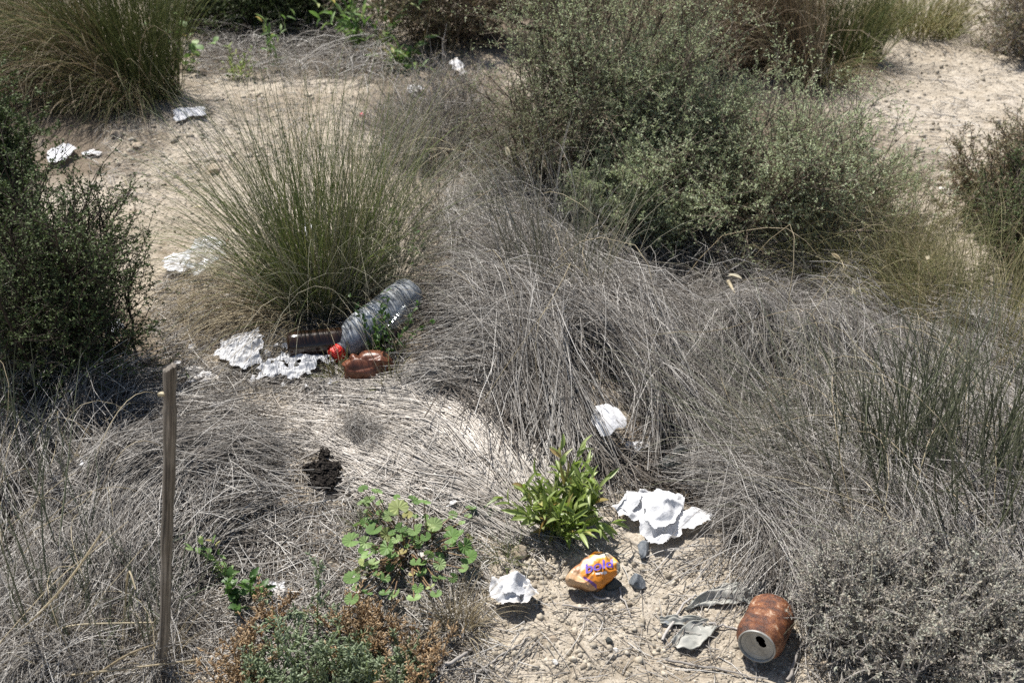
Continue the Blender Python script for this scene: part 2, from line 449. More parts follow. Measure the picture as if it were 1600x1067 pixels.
def grow(p0, d0, L, K=6, g=0.0, w=.08, clampz=True):
    N = len(p0); P = np.empty((N, K, 3)); P[:, 0] = p0; d = norm(np.asarray(d0, float)); step = (np.asarray(L) / (K - 1)).reshape(-1, 1)
    g = np.broadcast_to(np.asarray(g, float), (N,))
    wv = rng.normal(size=(N, 3)) * w
    for k in range(1, K):
        P[:, k] = P[:, k - 1] + d * step
        d = d + wv + rng.normal(size=(N, 3)) * w * .25
        d[:, 2] -= g * (k / K) * 2
        d = norm(d)
    if clampz:
        h = Hm(P[:, :, 0], P[:, :, 1], False) + .003
        P[:, 1:, 2] = np.maximum(P[:, 1:, 2], h[:, 1:] + .004 * rng.random((N, 1)))
    return P


def interp(P, t):
    """points & tangents at parameter t (N,m) in 0..1 along P (N,K,3)"""
    N, K, _ = P.shape; f = t * (K - 1); i = np.clip(np.floor(f).astype(int), 0, K - 2); fr = (f - i)[..., None]
    r = np.arange(N)[:, None]
    a = P[r, i]; b = P[r, i + 1]
    return (a * (1 - fr) + b * fr), norm(b - a)


LEAF4 = (np.array([(0, 0, 0), (.5, .5, .12), (1, 0, 0), (.5, -.5, .12)]), [(0, 1, 2), (0, 2, 3)])


def long_leaf(K=5, fold=.18, bend=.25, jag=0.0):
    V = []; Q = []
    for k in range(K + 1):
        t = k / K; w = .5 * math.sin(PI * min(1, t * .92 + .08)) ** .8 * (1 + (jag if k % 2 else -jag)); z = -bend * t * t
        V += [(t, w, z + fold * w), (t, 0, z), (t, -w, z + fold * w)]
    for k in range(K):
        a = k * 3; Q += [(a, a + 3, a + 4, a + 1), (a + 1, a + 4, a + 5, a + 2)]
    return np.array(V), Q


LONG = long_leaf()
JAG = long_leaf(8, .2, .3, .28)


def place(acc, tpl, pos, dirs, L, W, rnd=None, up=None, roll=None):
    """scatter a leaf template: x along dirs, scaled by L (x) and W (y and z)"""
    V, Fc = tpl; N = len(pos)
    if N == 0: return
    X = norm(dirs); up_ = np.array([0, 0, 1.]) + rng.normal(size=(N, 3)) * (roll if roll is not None else .45)
    Y = norm(np.cross(up_, X)); Z = np.cross(X, Y)
    L = np.broadcast_to(L, (N,)); W = np.broadcast_to(W, (N,))
    zs = L if len(V) > 4 else W
    W3 = pos[:, None] + V[None, :, 0:1] * L[:, None, None] * X[:, None] + V[None, :, 1:2] * W[:, None, None] * Y[:, None] + V[None, :, 2:3] * zs[:, None, None] * Z[:, None]
    F_ = np.array(Fc); off = (np.arange(N) * len(V))[:, None, None]
    Fa = (F_[None] + off).reshape(-1, F_.shape[1])
    if rnd is None: rnd = rng.random(N)
    r = np.repeat(rnd, len(V))
    if F_.shape[1] == 4: acc.add(W3, Fa, None, r)
    else: acc.add(W3, None, Fa, r)


def ico(sub):
    bm = bmesh.new(); bmesh.ops.create_icosphere(bm, subdivisions=sub, radius=1)
    V = np.array([v.co[:] for v in bm.verts]); T = np.array([[v.index for v in f.verts] for f in bm.faces]); bm.free()
    return V, T


def poly_sample(poly, n):
    poly = np.array(poly, float); lo, hi = poly.min(0), poly.max(0); out = np.zeros((0, 2))
    while len(out) < n:
        q = rng.uniform(lo, hi, (n * 2, 2)); out = np.concatenate([out, q[inpoly(q, poly)]])
    return out[:n]


def inpoly(q, poly):
    poly = np.asarray(poly, float); x, y = q[..., 0], q[..., 1]; c = np.zeros(x.shape, bool); j = len(poly) - 1
    for i in range(len(poly)):
        xi, yi = poly[i]; xj, yj = poly[j]
        if yi != yj:
            c ^= ((yi > y) != (yj > y)) & (x < (xj - xi) * (y - yi) / (yj - yi) + xi)
        j = i
    return c


# ------------------------------------------------------------------ ground sheet
def axis(lo, hi, step, far):
    a = np.arange(lo, hi + step / 2, step); o = []; v = step
    p = hi
    while p < far:
        v *= 1.22; p += v; o.append(p)
    o2 = []; v = step; p = lo
    while p > -far:
        v *= 1.22; p -= v; o2.append(p)
    return np.concatenate([o2[::-1], a, o])


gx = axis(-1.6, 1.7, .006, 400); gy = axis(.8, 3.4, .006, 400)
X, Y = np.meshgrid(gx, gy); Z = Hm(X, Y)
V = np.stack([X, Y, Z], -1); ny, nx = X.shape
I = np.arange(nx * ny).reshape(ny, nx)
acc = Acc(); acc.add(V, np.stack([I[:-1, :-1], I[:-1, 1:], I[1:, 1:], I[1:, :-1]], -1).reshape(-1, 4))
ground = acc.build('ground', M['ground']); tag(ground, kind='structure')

# humus (dark plant litter mixed in the soil) where old thatch lies: blobs given on the ground
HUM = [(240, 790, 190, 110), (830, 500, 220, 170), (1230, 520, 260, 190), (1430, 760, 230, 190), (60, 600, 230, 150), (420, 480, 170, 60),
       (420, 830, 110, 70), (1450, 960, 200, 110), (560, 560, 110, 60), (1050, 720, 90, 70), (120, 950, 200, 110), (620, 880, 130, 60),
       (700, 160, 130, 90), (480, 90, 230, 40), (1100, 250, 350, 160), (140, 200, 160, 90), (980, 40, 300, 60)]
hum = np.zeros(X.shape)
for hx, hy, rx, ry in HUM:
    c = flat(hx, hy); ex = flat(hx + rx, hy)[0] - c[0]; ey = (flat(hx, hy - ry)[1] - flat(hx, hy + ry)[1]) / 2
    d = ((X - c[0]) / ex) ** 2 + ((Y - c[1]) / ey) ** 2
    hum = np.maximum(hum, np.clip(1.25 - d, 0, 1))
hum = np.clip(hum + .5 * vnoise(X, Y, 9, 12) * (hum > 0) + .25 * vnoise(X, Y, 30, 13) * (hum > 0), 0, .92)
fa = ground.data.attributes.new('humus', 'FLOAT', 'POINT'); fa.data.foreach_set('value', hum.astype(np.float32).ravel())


# ------------------------------------------------------------------ flow field for fallen straw (root -> tip, picture directions laid on the ground)
FL = [(680, 360, -.6, -.8), (740, 420, -.75, -.65), (800, 360, -.45, -.9), (860, 420, -.3, -.95), (700, 500, -1, -.25), (760, 520, -.9, -.45),
      (700, 570, -1, -.05), (820, 600, -.6, -.8), (700, 640, -.85, -.5), (600, 620, -.9, -.35), (760, 680, -.65, -.7), (830, 700, -.45, -.9),
      (600, 700, -.9, -.45), (560, 760, -.95, -.3), (700, 770, -.93, -.33), (500, 660, -.98, -.15), (880, 560, -.35, -.9), (960, 640, -.4, -.9),
      (1000, 560, -.5, -.85), (920, 700, -.3, -.95), (1150, 380, .5, .6), (1060, 400, -.6, .5), (1200, 500, .05, 1), (1120, 520, -.25, .95),
      (1300, 480, .5, .8), (1100, 650, .55, .8), (1200, 650, -.75, -.6), (1300, 700, -.6, -.8), (1350, 600, -.75, -.6), (1200, 780, -.7, -.5),
      (1250, 880, -.55, -.85), (1450, 650, -.5, -.85), (1330, 820, -.8, -.5), (250, 760, .8, -.6), (330, 700, .87, -.45), (150, 800, .6, -.8),
      (380, 800, .95, -.3), (420, 700, .95, .1), (380, 640, 1, 0), (60, 720, .5, -.85), (250, 880, .75, -.6), (450, 850, .8, .5), (100, 640, .5, -.8),
      (60, 900, .4, -.9), (430, 470, -.9, .25), (350, 480, -.9, .3), (1000, 760, .5, .8), (480, 60, .5, .8), (720, 120, .6, -.5), (1000, 900, .8, .4), (500, 900, .7, -.5)]
fl = np.array(FL, float)
fw0 = at(fl[:, 0], fl[:, 1]); fw1 = at(fl[:, 0] + fl[:, 2] * 3, fl[:, 1] + fl[:, 3] * 3)
FLP = fw0[:, :2]; FLD = norm((fw1 - fw0)[:, :2])


def flow(xy):
    d2 = ((xy[:, None] - FLP[None]) ** 2).sum(-1) + .0004
    w = d2 ** -2.0; v = (w[..., None] * FLD[None]).sum(1)
    return norm(v)


EXC = [(950, 690, .040), (922, 655, .045), (1052, 738, .022), (1035, 822, .055), (1000, 706, .018), (505, 750, .030), (930, 893, .04), (575, 578, .035), (470, 578, .032), (375, 560, .04), (1198, 985, .045)]
EXP = [(flat(a_, b_)[0], flat(a_, b_)[1], r_) for a_, b_, r_ in EXC]


def straw(acc, poly, n, L, rad, jit=12, pitch=(0, 8), off=(0, .01), K=5, bend=.25, sag=(.4, 1.3), rnd=None, flatten=1.0, swirl=0.0, gap=0.0, lump=0.0):
    q = poly_sample(poly, int(n * (1 + gap * 1.2)))
    p = at(q[:, 0], q[:, 1])
    if gap:
        dn = vnoise(p[:, 0], p[:, 1], 14, 71) + .5 * vnoise(p[:, 0], p[:, 1], 34, 72)
        p = p[rng.random(len(p)) < np.clip(.55 + dn * 1.5 * gap + (1 - gap) * .45, .06, 1)]
    n = len(p)
    d = flow(p[:, :2]); a = np.arctan2(d[:, 1], d[:, 0]) + rng.normal(size=n) * math.radians(jit)
    if swirl: a = a + math.radians(swirl) * (vnoise(p[:, 0], p[:, 1], 9, 61) + .7 * vnoise(p[:, 0], p[:, 1], 24, 62))
    Ls = U(*L, n) * (.6 + .8 * rng.random(n) ** 1.5); kap = rng.normal(size=n) * bend
    t = np.linspace(-.5, .5, K)
    aa = a[:, None] + kap[:, None] * t[None] * 2
    dx = np.cos(aa) * Ls[:, None] / (K - 1); dy = np.sin(aa) * Ls[:, None] / (K - 1)
    x = np.cumsum(dx, 1); y = np.cumsum(dy, 1)
    x = x - x[:, K // 2:K // 2 + 1] + p[:, :1]; y = y - y[:, K // 2:K // 2 + 1] + p[:, 1:2]
    tt = np.linspace(0, 1, K)[None]; pi_ = np.tan(np.radians(U(*pitch, n)))[:, None]; q_ = pi_ * U(*sag, n)[:, None]
    o_ = U(*off, n)
    if lump: o_ = o_ + lump * np.maximum(0, vnoise(p[:, 0], p[:, 1], 11, 63) + .6 * vnoise(p[:, 0], p[:, 1], 26, 64)) * rng.random(n)
    z = Hm(x, y, False) + o_[:, None] + Ls[:, None] * (pi_ * tt - q_ * tt * tt)
    P = np.stack([x, y, np.maximum(z, Hm(x, y, False) + .001)], -1)
    bad = np.zeros(n, bool)
    for ex_, ey_, er_ in EXP: bad |= (((x - ex_) ** 2 + (y - ey_) ** 2) < er_ ** 2).any(1)
    P = P[~bad | (rng.random(n) < .04)]; n = len(P)
    strands(acc, P, U(*rad, n), rnd, taper=.6, flatten=flatten)


def one(name, acc, mat, label, cat, kind=None, group=None):
    V = np.concatenate(acc.v); c = V.mean(0); c[2] = Hm(c[0], c[1])
    o = acc.build(name, mat, None, tuple(float(v) for v in c))
    return tag(o, label, cat, group, kind)


# ---- pale flattened reed mat in the middle (nobody could count the straws)
MAT1 = [(400, 640), (480, 600), (600, 588), (720, 600), (830, 640), (880, 720), (840, 770), (800, 820), (720, 830), (640, 800), (560, 780), (470, 760), (420, 700)]
acc = Acc()
straw(acc, MAT1, 2100, (.10, .24), (.0006, .0012), 7, (0, 5), (.001, .008), rnd=U(0, .8, 1500), flatten=.7, gap=.9, swirl=10)
straw(acc, [(560, 600), (720, 598), (840, 640), (890, 720), (830, 740), (740, 690), (600, 650)], 2600, (.12, .26), (.0007, .0013), 5, (0, 5), (.002, .012), rnd=U(.1, .7, 1500), flatten=.7, gap=.4, swirl=8)
straw(acc, [(520, 660), (640, 700), (740, 740), (820, 800), (760, 830), (640, 790), (520, 760)], 1300, (.08, .2), (.0006, .0012), 7, (0, 5), (.001, .01), rnd=U(.1, .8, 800), flatten=.7, gap=.7, swirl=10)
straw(acc, MAT1, 500, (.04, .12), (.0006, .0011), 60, (0, 10), (.002, .012))
one('reed_mat', acc, M['straw_pale'], 'pale flattened dry reeds combed flat across the middle of the ground', 'dry reeds', 'stuff')

# ---- thatch under the dead clumps + loose straw litter over all the ground
acc = Acc()
LIT = [(0, 600), (250, 560), (480, 600), (880, 740), (1010, 700), (1600, 560), (1600, 1067), (1250, 1067), (1180, 900), (980, 860), (880, 860), (760, 900), (700, 1067), (0, 1067)]
straw(acc, LIT, 8000, (.02, .09), (.0004, .0009), 55, (0, 14), (0, .012), K=4)
straw(acc, [(250, 430), (480, 440), (640, 560), (600, 620), (300, 620), (230, 520)], 2600, (.02, .1), (.0004, .0009), 55, (0, 18), (0, .014), K=4)
straw(acc, [(180, 130), (560, 120), (760, 100), (820, 250), (420, 260), (240, 320), (120, 300)], 1500, (.02, .09), (.0004, .0010), 80, (0, 12), (0, .01), K=4)
straw(acc, [(330, 20), (560, 20), (620, 130), (300, 130)], 2200, (.05, .2), (.0006, .0012), 60, (0, 45), (0, .05), K=5)
straw(acc, [(900, 860), (1250, 860), (1260, 1067), (700, 1067), (780, 900)], 550, (.015, .07), (.0004, .0009), 80, (0, 10), (0, .006), K=4)
straw(acc, [(1260, 100), (1600, 20), (1600, 180), (1480, 330), (1300, 200)], 500, (.02, .09), (.0005, .0012), 80, (0, 10), (0, .01), K=4)
straw(acc, [(400, 800), (560, 780), (760, 860), (760, 1067), (330, 1067), (330, 880)], 2600, (.015, .07), (.0004, .0010), 80, (0, 16), (0, .01), K=4)
one('straw_litter', acc, M['straw_grey'], 'loose grey straw and stalk bits strewn over the clay', 'straw litter', 'stuff')

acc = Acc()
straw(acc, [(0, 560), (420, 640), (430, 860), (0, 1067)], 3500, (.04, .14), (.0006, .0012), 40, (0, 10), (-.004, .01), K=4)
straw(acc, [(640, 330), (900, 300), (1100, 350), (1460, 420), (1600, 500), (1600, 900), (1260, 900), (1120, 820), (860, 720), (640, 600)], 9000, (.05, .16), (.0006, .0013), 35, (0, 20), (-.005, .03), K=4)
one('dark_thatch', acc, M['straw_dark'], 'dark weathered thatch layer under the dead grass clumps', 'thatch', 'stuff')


# ---- dead grass clumps: each one a thing
def dead_clump(name, label, polys, mat, group='dead grass clumps'):
    acc = Acc()
    for (py_, n_, L_r, rd_), kw in polys: straw(acc, py_, int(n_ * 1.85), L_r, (rd_[0] * .55, rd_[1] * .62), **{'swirl': 26, 'gap': .75, 'lump': .045, **kw})
    one(name, acc, mat, label, 'dead grass', group=group)


g = 1
dead_clump('dead_grass_clump', 'rounded heap of grey fallen straw behind the wooden stake',
           [(([(40, 860), (120, 700), (220, 640), (330, 640), (410, 700), (420, 780), (380, 850), (240, 910), (100, 960)], 2700, (.08, .18), (.0009, .0017)), dict(jit=24, pitch=(0, 18), off=(0, .03), flatten=.6)),
            (([(160, 760), (230, 690), (330, 680), (380, 740), (250, 800), (150, 830)], 900, (.09, .18), (.0010, .0018)), dict(jit=10, pitch=(0, 10), off=(.015, .04), rnd=U(.2, .6, 900), flatten=.6)),
            (([(40, 860), (120, 700), (220, 640), (410, 700), (420, 780), (240, 910)], 600, (.05, .14), (.0005, .0010)), dict(jit=70, pitch=(0, 20), off=(.02, .045)))], M['straw_grey'])
dead_clump('dead_grass_clump', 'shaded grey dead grass at the foot of the dark leafy shrub',
           [(([(0, 600), (120, 590), (220, 600), (240, 660), (120, 740), (0, 800)], 2600, (.07, .2), (.0006, .0013)), dict(jit=32, pitch=(5, 50), off=(0, .03), bend=.4))], M['straw_grey'])
dead_clump('dead_grass_clump', 'big grey dead grass clump combed toward the plastic bottle',
           [(([(700, 330), (800, 290), (880, 330), (930, 420), (900, 560), (880, 660), (800, 640), (735, 610), (715, 560), (700, 450)], 5200, (.10, .28), (.0006, .0013)), dict(jit=18, pitch=(3, 32), off=(0, .04), sag=(.5, 1.4), bend=.2, K=6)),
            (([(660, 590), (720, 570), (800, 600), (860, 660), (800, 650), (690, 620)], 900, (.08, .18), (.0006, .0013)), dict(jit=20, pitch=(0, 14), off=(0, .02), bend=.4, K=6)),
            (([(760, 330), (860, 330), (900, 500), (880, 640), (800, 620), (740, 560), (740, 430)], 1300, (.10, .24), (.0006, .0012)), dict(jit=35, pitch=(5, 50), off=(.0, .05), sag=(.4, 1.4), bend=.3, K=7))], M['straw_grey'])
dead_clump('dead_grass_clump', 'steep grey dead straw tuft above the torn white tissue disc',
           [(([(880, 480), (980, 470), (1040, 560), (1060, 670), (1000, 650), (900, 620), (870, 580)], 3400, (.10, .24), (.0006, .0013)), dict(jit=22, pitch=(5, 48), off=(0, .04), sag=(.5, 1.5), K=6))], M['straw_grey'])
dead_clump('dead_grass_clump', 'dark tangled dead grass hollow under the big sage shrub',
           [(([(940, 380), (1060, 350), (1240, 340), (1360, 390), (1350, 450), (1180, 460), (1040, 480), (950, 470)], 2600, (.08, .2), (.0005, .0010)), dict(jit=50, pitch=(5, 55), off=(0, .06), sag=(.7, 1.5), bend=.6, K=6))], M['straw_grey'])
dead_clump('dead_grass_clump', 'grey dead grass hanging down in a fringe right of the hollow',
           [(([(1060, 460), (1180, 440), (1330, 450), (1400, 520), (1300, 580), (1120, 600), (1060, 540)], 3800, (.06, .18), (.0006, .0012)), dict(jit=32, pitch=(0, 50), off=(.0, .05), sag=(.5, 1.5), K=6, bend=.5, rnd=U(.05, .85, 3800)))], M['straw_grey'])
dead_clump('dead_grass_clump', 'wispy tangle of thin grey grass right of the crumpled tissue',
           [(([(1030, 600), (1200, 570), (1400, 600), (1420, 740), (1330, 880), (1200, 900), (1120, 800), (1050, 720)], 6500, (.08, .24), (.0004, .0010)), dict(jit=32, pitch=(0, 38), off=(0, .04), sag=(.6, 1.4), bend=.3, K=6)),
            (([(1130, 780), (1200, 780), (1340, 900), (1330, 1000), (1240, 940)], 1600, (.06, .16), (.0005, .0010)), dict(jit=20, pitch=(0, 30), off=(0, .03), K=5))], M['straw_grey'])
dead_clump('dead_grass_clump', 'grey dead grass mass beneath the dark rush stems',
           [(([(1330, 560), (1600, 520), (1650, 900), (1400, 880), (1320, 740)], 6000, (.08, .25), (.0004, .0010)), dict(jit=32, pitch=(0, 40), off=(0, .05), sag=(.6, 1.4), bend=.3, K=6))], M['straw_grey'])
dead_clump('dead_grass_clump', 'small round matted tuft of grey straw on the pale reeds',
           [(([(540, 668), (575, 660), (602, 680), (590, 702), (550, 700)], 260, (.02, .05), (.0004, .0008)), dict(jit=60, pitch=(10, 60), off=(0, .02), bend=1.0, sag=(.7, 1.5)))], M['straw_grey'])
dead_clump('dead_grass_clump', 'sparse dry grey grass with tan tufts at the foot of the stake',
           [(([(0, 900), (240, 880), (300, 960), (260, 1080), (0, 1080)], 1500, (.05, .16), (.0005, .0010)), dict(jit=40, pitch=(3, 45), off=(0, .02), bend=.25, K=6))], M['straw_grey'])


# single long arching stems standing out of the dead grass
acc = Acc()
straw(acc, [(1060, 430), (1420, 430), (1600, 560), (1600, 820), (1200, 860), (1060, 640)], 110, (.18, .36), (.0004, .0008), 45, (25, 65), (0, .04), K=10, bend=.7, sag=(.8, 1.4))
straw(acc, [(640, 200), (900, 200), (960, 480), (900, 600), (680, 520)], 90, (.2, .34), (.0004, .0008), 50, (25, 65), (0, .05), K=10, bend=.7, sag=(.8, 1.4))
straw(acc, [(240, 440), (440, 450), (480, 540), (300, 540)], 90, (.12, .26), (.0005, .0009), 45, (20, 55), (0, .03), K=10, bend=.8, sag=(.8, 1.4))
straw(acc, [(0, 640), (230, 640), (230, 1000), (0, 1060)], 50, (.12, .26), (.0004, .0008), 50, (20, 65), (0, .04), K=10, bend=.6, sag=(.6, 1.3))
one('arching_stems', acc, M['straw_tan'], 'long thin tan grass stems arching over the dead clumps', 'dry grass stems', 'stuff')


# ------------------------------------------------------------------ grass tussocks
def blades(acc, base, n, rb, L, tilt, az=None, azs=PI, g=(.1, .3), rad=(.0006, .0011), w=.05, K=8, rnd=None, flatten=.5):
    base = np.asarray(base, float)
    phi = U(0, 2 * PI, n) if az is None else az + rng.normal(size=n) * azs
    th = np.radians(tilt[0] + (tilt[1] - tilt[0]) * rng.random(n) ** 1.25); u = np.sqrt(rng.random(n)) * rb
    ph2 = phi + rng.normal(size=n) * .5
    x = base[0] + np.cos(ph2) * u; y = base[1] + np.sin(ph2) * u
    p0 = np.stack([x, y, Hm(x, y, False) - .003], -1)
    d = np.stack([np.sin(th) * np.cos(phi), np.sin(th) * np.sin(phi), np.cos(th)], -1)
    P = grow(p0, d, U(*L, n), K, U(*g, n), w)
    strands(acc, P, U(*rad, n), rnd, taper=.15, flatten=flatten)
    return P


def ew(px0, py, px1):  # ground width of a picture span
    return abs(at(px1, py)[0] - at(px0, py)[0])


# the middle green tussock
b = at(505, 478); T1 = thing('grass_tussock', 'tall upright green grass tussock behind the clear plastic bottle', 'grass tussock', b)
a1 = Acc(); blades(a1, b, 560, .07, (.22, .56), (0, 38), g=(.03, .2), rad=(.0008, .0015), w=.035)
blades(a1, b, 190, .09, (.25, .5), (20, 58), az=PI * .9, azs=.8, g=(.05, .25))
blades(a1, b + [.08, .03, 0], 190, .06, (.15, .46), (0, 32), az=PI / 2, azs=1.3, g=(.03, .2), rad=(.0005, .0011), w=.035)
a1.build('green_blades', M['blade_green'], T1)
a2 = Acc(); blades(a2, b, 420, .08, (.3, .6), (5, 50), g=(.06, .35), rad=(.0005, .0009), rnd=U(.3, 1, 420))
blades(a2, b + [.09, .02, 0], 260, .07, (.25, .55), (5, 45), g=(.06, .3), rad=(.0005, .0009))
a2.build('grey_blades', M['blade_grey'], T1)
a3 = Acc(); blades(a3, b, 260, .09, (.22, .42), (45, 85), az=PI * 1.05, azs=.55, g=(.15, .5), rad=(.0005, .0010))
blades(a3, b, 90, .09, (.2, .35), (45, 80), az=-.6, azs=.9, g=(.15, .5), rad=(.0005, .0010))
a3.build('dry_blades', M['straw_tan'], T1)

# sparse grey-green tussock right behind it
b = at(700, 330); T = thing('grass_tussock', 'thin grey green grass fan rising behind the dead clump beside the green tussock', 'grass tussock', b)
a1 = Acc(); blades(a1, b, 170, .16, (.15, .4), (0, 45), g=(.04, .25), rad=(.0005, .0010)); a1.build('grey_blades', M['blade_grey'], T)
a2 = Acc(); blades(a2, b, 200, .18, (.15, .42), (10, 70), g=(.1, .4), rad=(.0005, .0008)); a2.build('dry_blades', M['straw_grey'], T)
b = at(880, 470); T = thing('grass_tussock', 'upright grey green grass stems standing in the big dead clump', 'grass tussock', b)
a1 = Acc(); blades(a1, b, 230, .10, (.15, .38), (0, 28), g=(.03, .2), rad=(.0006, .0011)); a1.build('grey_blades', M['blade_grey'], T)
a2 = Acc(); blades(a2, b, 180, .10, (.15, .38), (5, 50), az=PI * .8, azs=.9, g=(.05, .35), rad=(.0006, .0011)); a2.build('dry_blades', M['straw_grey'], T)

# top left big tussock leaning left
b = at(215, 150); T = thing('grass_tussock', 'large olive brown grass tussock leaning left over the clearing', 'grass tussock', b)
a1 = Acc()
for dx, dy, n in ((0, 0, 750), (-.12, .02, 700), (-.26, .05, 650), (-.40, .12, 500)):
    blades(a1, b + [dx, dy, 0], n, .10, (.3, .62), (5, 55), az=PI * .92, azs=.75, g=(.08, .38), rad=(.0009, .0017), rnd=U(0, .75, n))
blades(a1, b + [.05, 0, 0], 500, .08, (.3, .6), (0, 22), g=(.02, .12), rad=(.0009, .0016), rnd=U(0, .4, 500))
blades(a1, b, 500, .12, (.15, .3), (30, 80), az=-PI * .6, azs=.7, g=(.2, .6), rad=(.0008, .0014))
a1.build('olive_blades', M['blade_olive'], T)
a2 = Acc()
for dx in (0, -.13, -.28): blades(a2, b + [dx, 0, 0], 480, .12, (.25, .55), (20, 75), az=PI * .98, azs=.8, g=(.15, .5), rad=(.0008, .0014))
a2.build('brown_blades', M['blade_brown'], T)

# top right tussock
b = at(1275, 118); T = thing('grass_tussock', 'brown arching grass tussock at the edge of the sandy path', 'grass tussock', b)
a1 = Acc()
for dx, dy, n in ((0, 0, 1100), (-.12, .06, 900), (-.26, .1, 700)):
    blades(a1, b + [dx, dy, 0], n, .10, (.35, .7), (5, 60), az=PI * .9, azs=.7, g=(.1, .4), rad=(.0009, .0016))
a1.build('brown_blades', M['blade_brown'], T)
a2 = Acc(); blades(a2, b + [.13, .12, 0], 700, .10, (.2, .42), (0, 35), az=1.6, azs=1.2, g=(.06, .3), rad=(.0009, .0017), rnd=U(0, .5, 900))
blades(a2, b + [0, -.02, 0], 300, .09, (.15, .3), (30, 75), az=-PI / 2, azs=.8, g=(.2, .6), rad=(.0009, .0015)); a2.build('olive_blades', M['blade_olive'], T)

b = at(1460, 60); T = thing('grass_tussock', 'short bright green grass at the start of the sandy path', 'grass tussock', b)
a1 = Acc(); blades(a1, b + [-.05, .1, 0], 700, .16, (.12, .3), (5, 60), g=(.08, .3), rad=(.0012, .0022)); a1.build('green_blades', M['blade_yellow'], T)

# yellowish grass at the right
for px, py, n, sp, L, lab in ((1325, 430, 1150, .15, (.12, .28), 'yellowing grass with pale oat heads at the right end of the sage shrub'),
                              (1545, 540, 700, .2, (.15, .36), 'thin yellow green grass standing against the pale path on the right')):
    b = at(px, py); T = thing('grass_tussock', lab, 'grass tussock', b)
    a1 = Acc(); blades(a1, b, n, sp, L, (0, 50), g=(.05, .35), rad=(.0005, .0010)); blades(a1, b + [.06, -.04, 0], n // 3, sp, L, (0, 50), g=(.05, .35), rad=(.0005, .0010))
    a1.build('yellow_blades', M['blade_yellow'], T)
    a2 = Acc(); blades(a2, b, n // 3, sp, L, (10, 70), g=(.1, .5), rad=(.0005, .0009)); a2.build('dry_blades', M['straw_tan'], T)

# long curved grey-green blades lower right
b = at(1330, 790); T = thing('grass_tussock', 'long pale grey green blades arching left out of the dead grass below the rushes', 'grass tussock', b)
a1 = Acc(); blades(a1, b, 130, .12, (.22, .46), (15, 65), az=PI * .72, azs=.4, g=(.08, .35), rad=(.0005, .0010)); blades(a1, b, 90, .14, (.15, .3), (5, 50), g=(.05, .3)); a1.build('grey_blades', M['blade_grey'], T)
b = at(1500, 800); T = thing('grass_tussock', 'grey green grass blades among the dark rush stems', 'grass tussock', b)
a1 = Acc(); blades(a1, b, 150, .2, (.15, .36), (0, 55), az=PI * .7, azs=.7, g=(.04, .25), rad=(.0006, .0012)); a1.build('grey_blades', M['blade_grey'], T)

# dark rushes on the right
RU = [(1480, 800, 'dense clump of dark leafless rush stems fanning up at the right', 65, .10, (.18, .34)),
      (1590, 860, 'dark green rush stems at the right edge above the thyme', 60, .1, (.2, .36)),
      (1390, 800, 'few slender dark rush stems left of the dense clump', 22, .07, (.18, .32))]
for px, py, lab, n, rb, L in RU:
    b = at(px, py); acc = Acc(); P = blades(acc, b, n, rb, L, (0, 38), az=PI / 2, azs=1.2, g=(-.06, .02), rad=(.0011, .0018), w=.035, flatten=1)
    pp, tt = interp(P, U(.25, .8, (n, 3))); d = norm(tt + rng.normal(size=tt.shape) * .3).reshape(-1, 3)
    strands(acc, grow(pp.reshape(-1, 3), d, U(.04, .12, n * 3), 4, -.05, .04), U(.0006, .0010, n * 3))
    one('rush_plant', acc, M['rush'], lab, 'rush plant', group='rush plants')
for px, py, lab, n, rb, L in ((60, 960, 'tall thin pale green rush stalks at the left edge', 20, .10, (.15, .38)), (20, 800, 'pale green rush stalks half hidden in shade below the dark shrub', 22, .1, (.12, .28)),
                              (200, 1000, 'low grey green rush stems just left of the wooden stake', 40, .08, (.06, .15))):
    b = at(px, py); acc = Acc(); P = blades(acc, b, n, rb, L, (0, 22), g=(-.02, .04), rad=(.0008, .0016), w=.03, flatten=1)
    pp, tt = interp(P, U(.3, .9, (n, 3))); d = norm(tt + rng.normal(size=tt.shape) * .35).reshape(-1, 3)
    strands(acc, grow(pp.reshape(-1, 3), d, U(.02, .07, n * 3), 4, -.05, .04), U(.0005, .0009, n * 3))
    one('rush_plant', acc, M['rush_green'], lab, 'rush plant', group='rush plants')


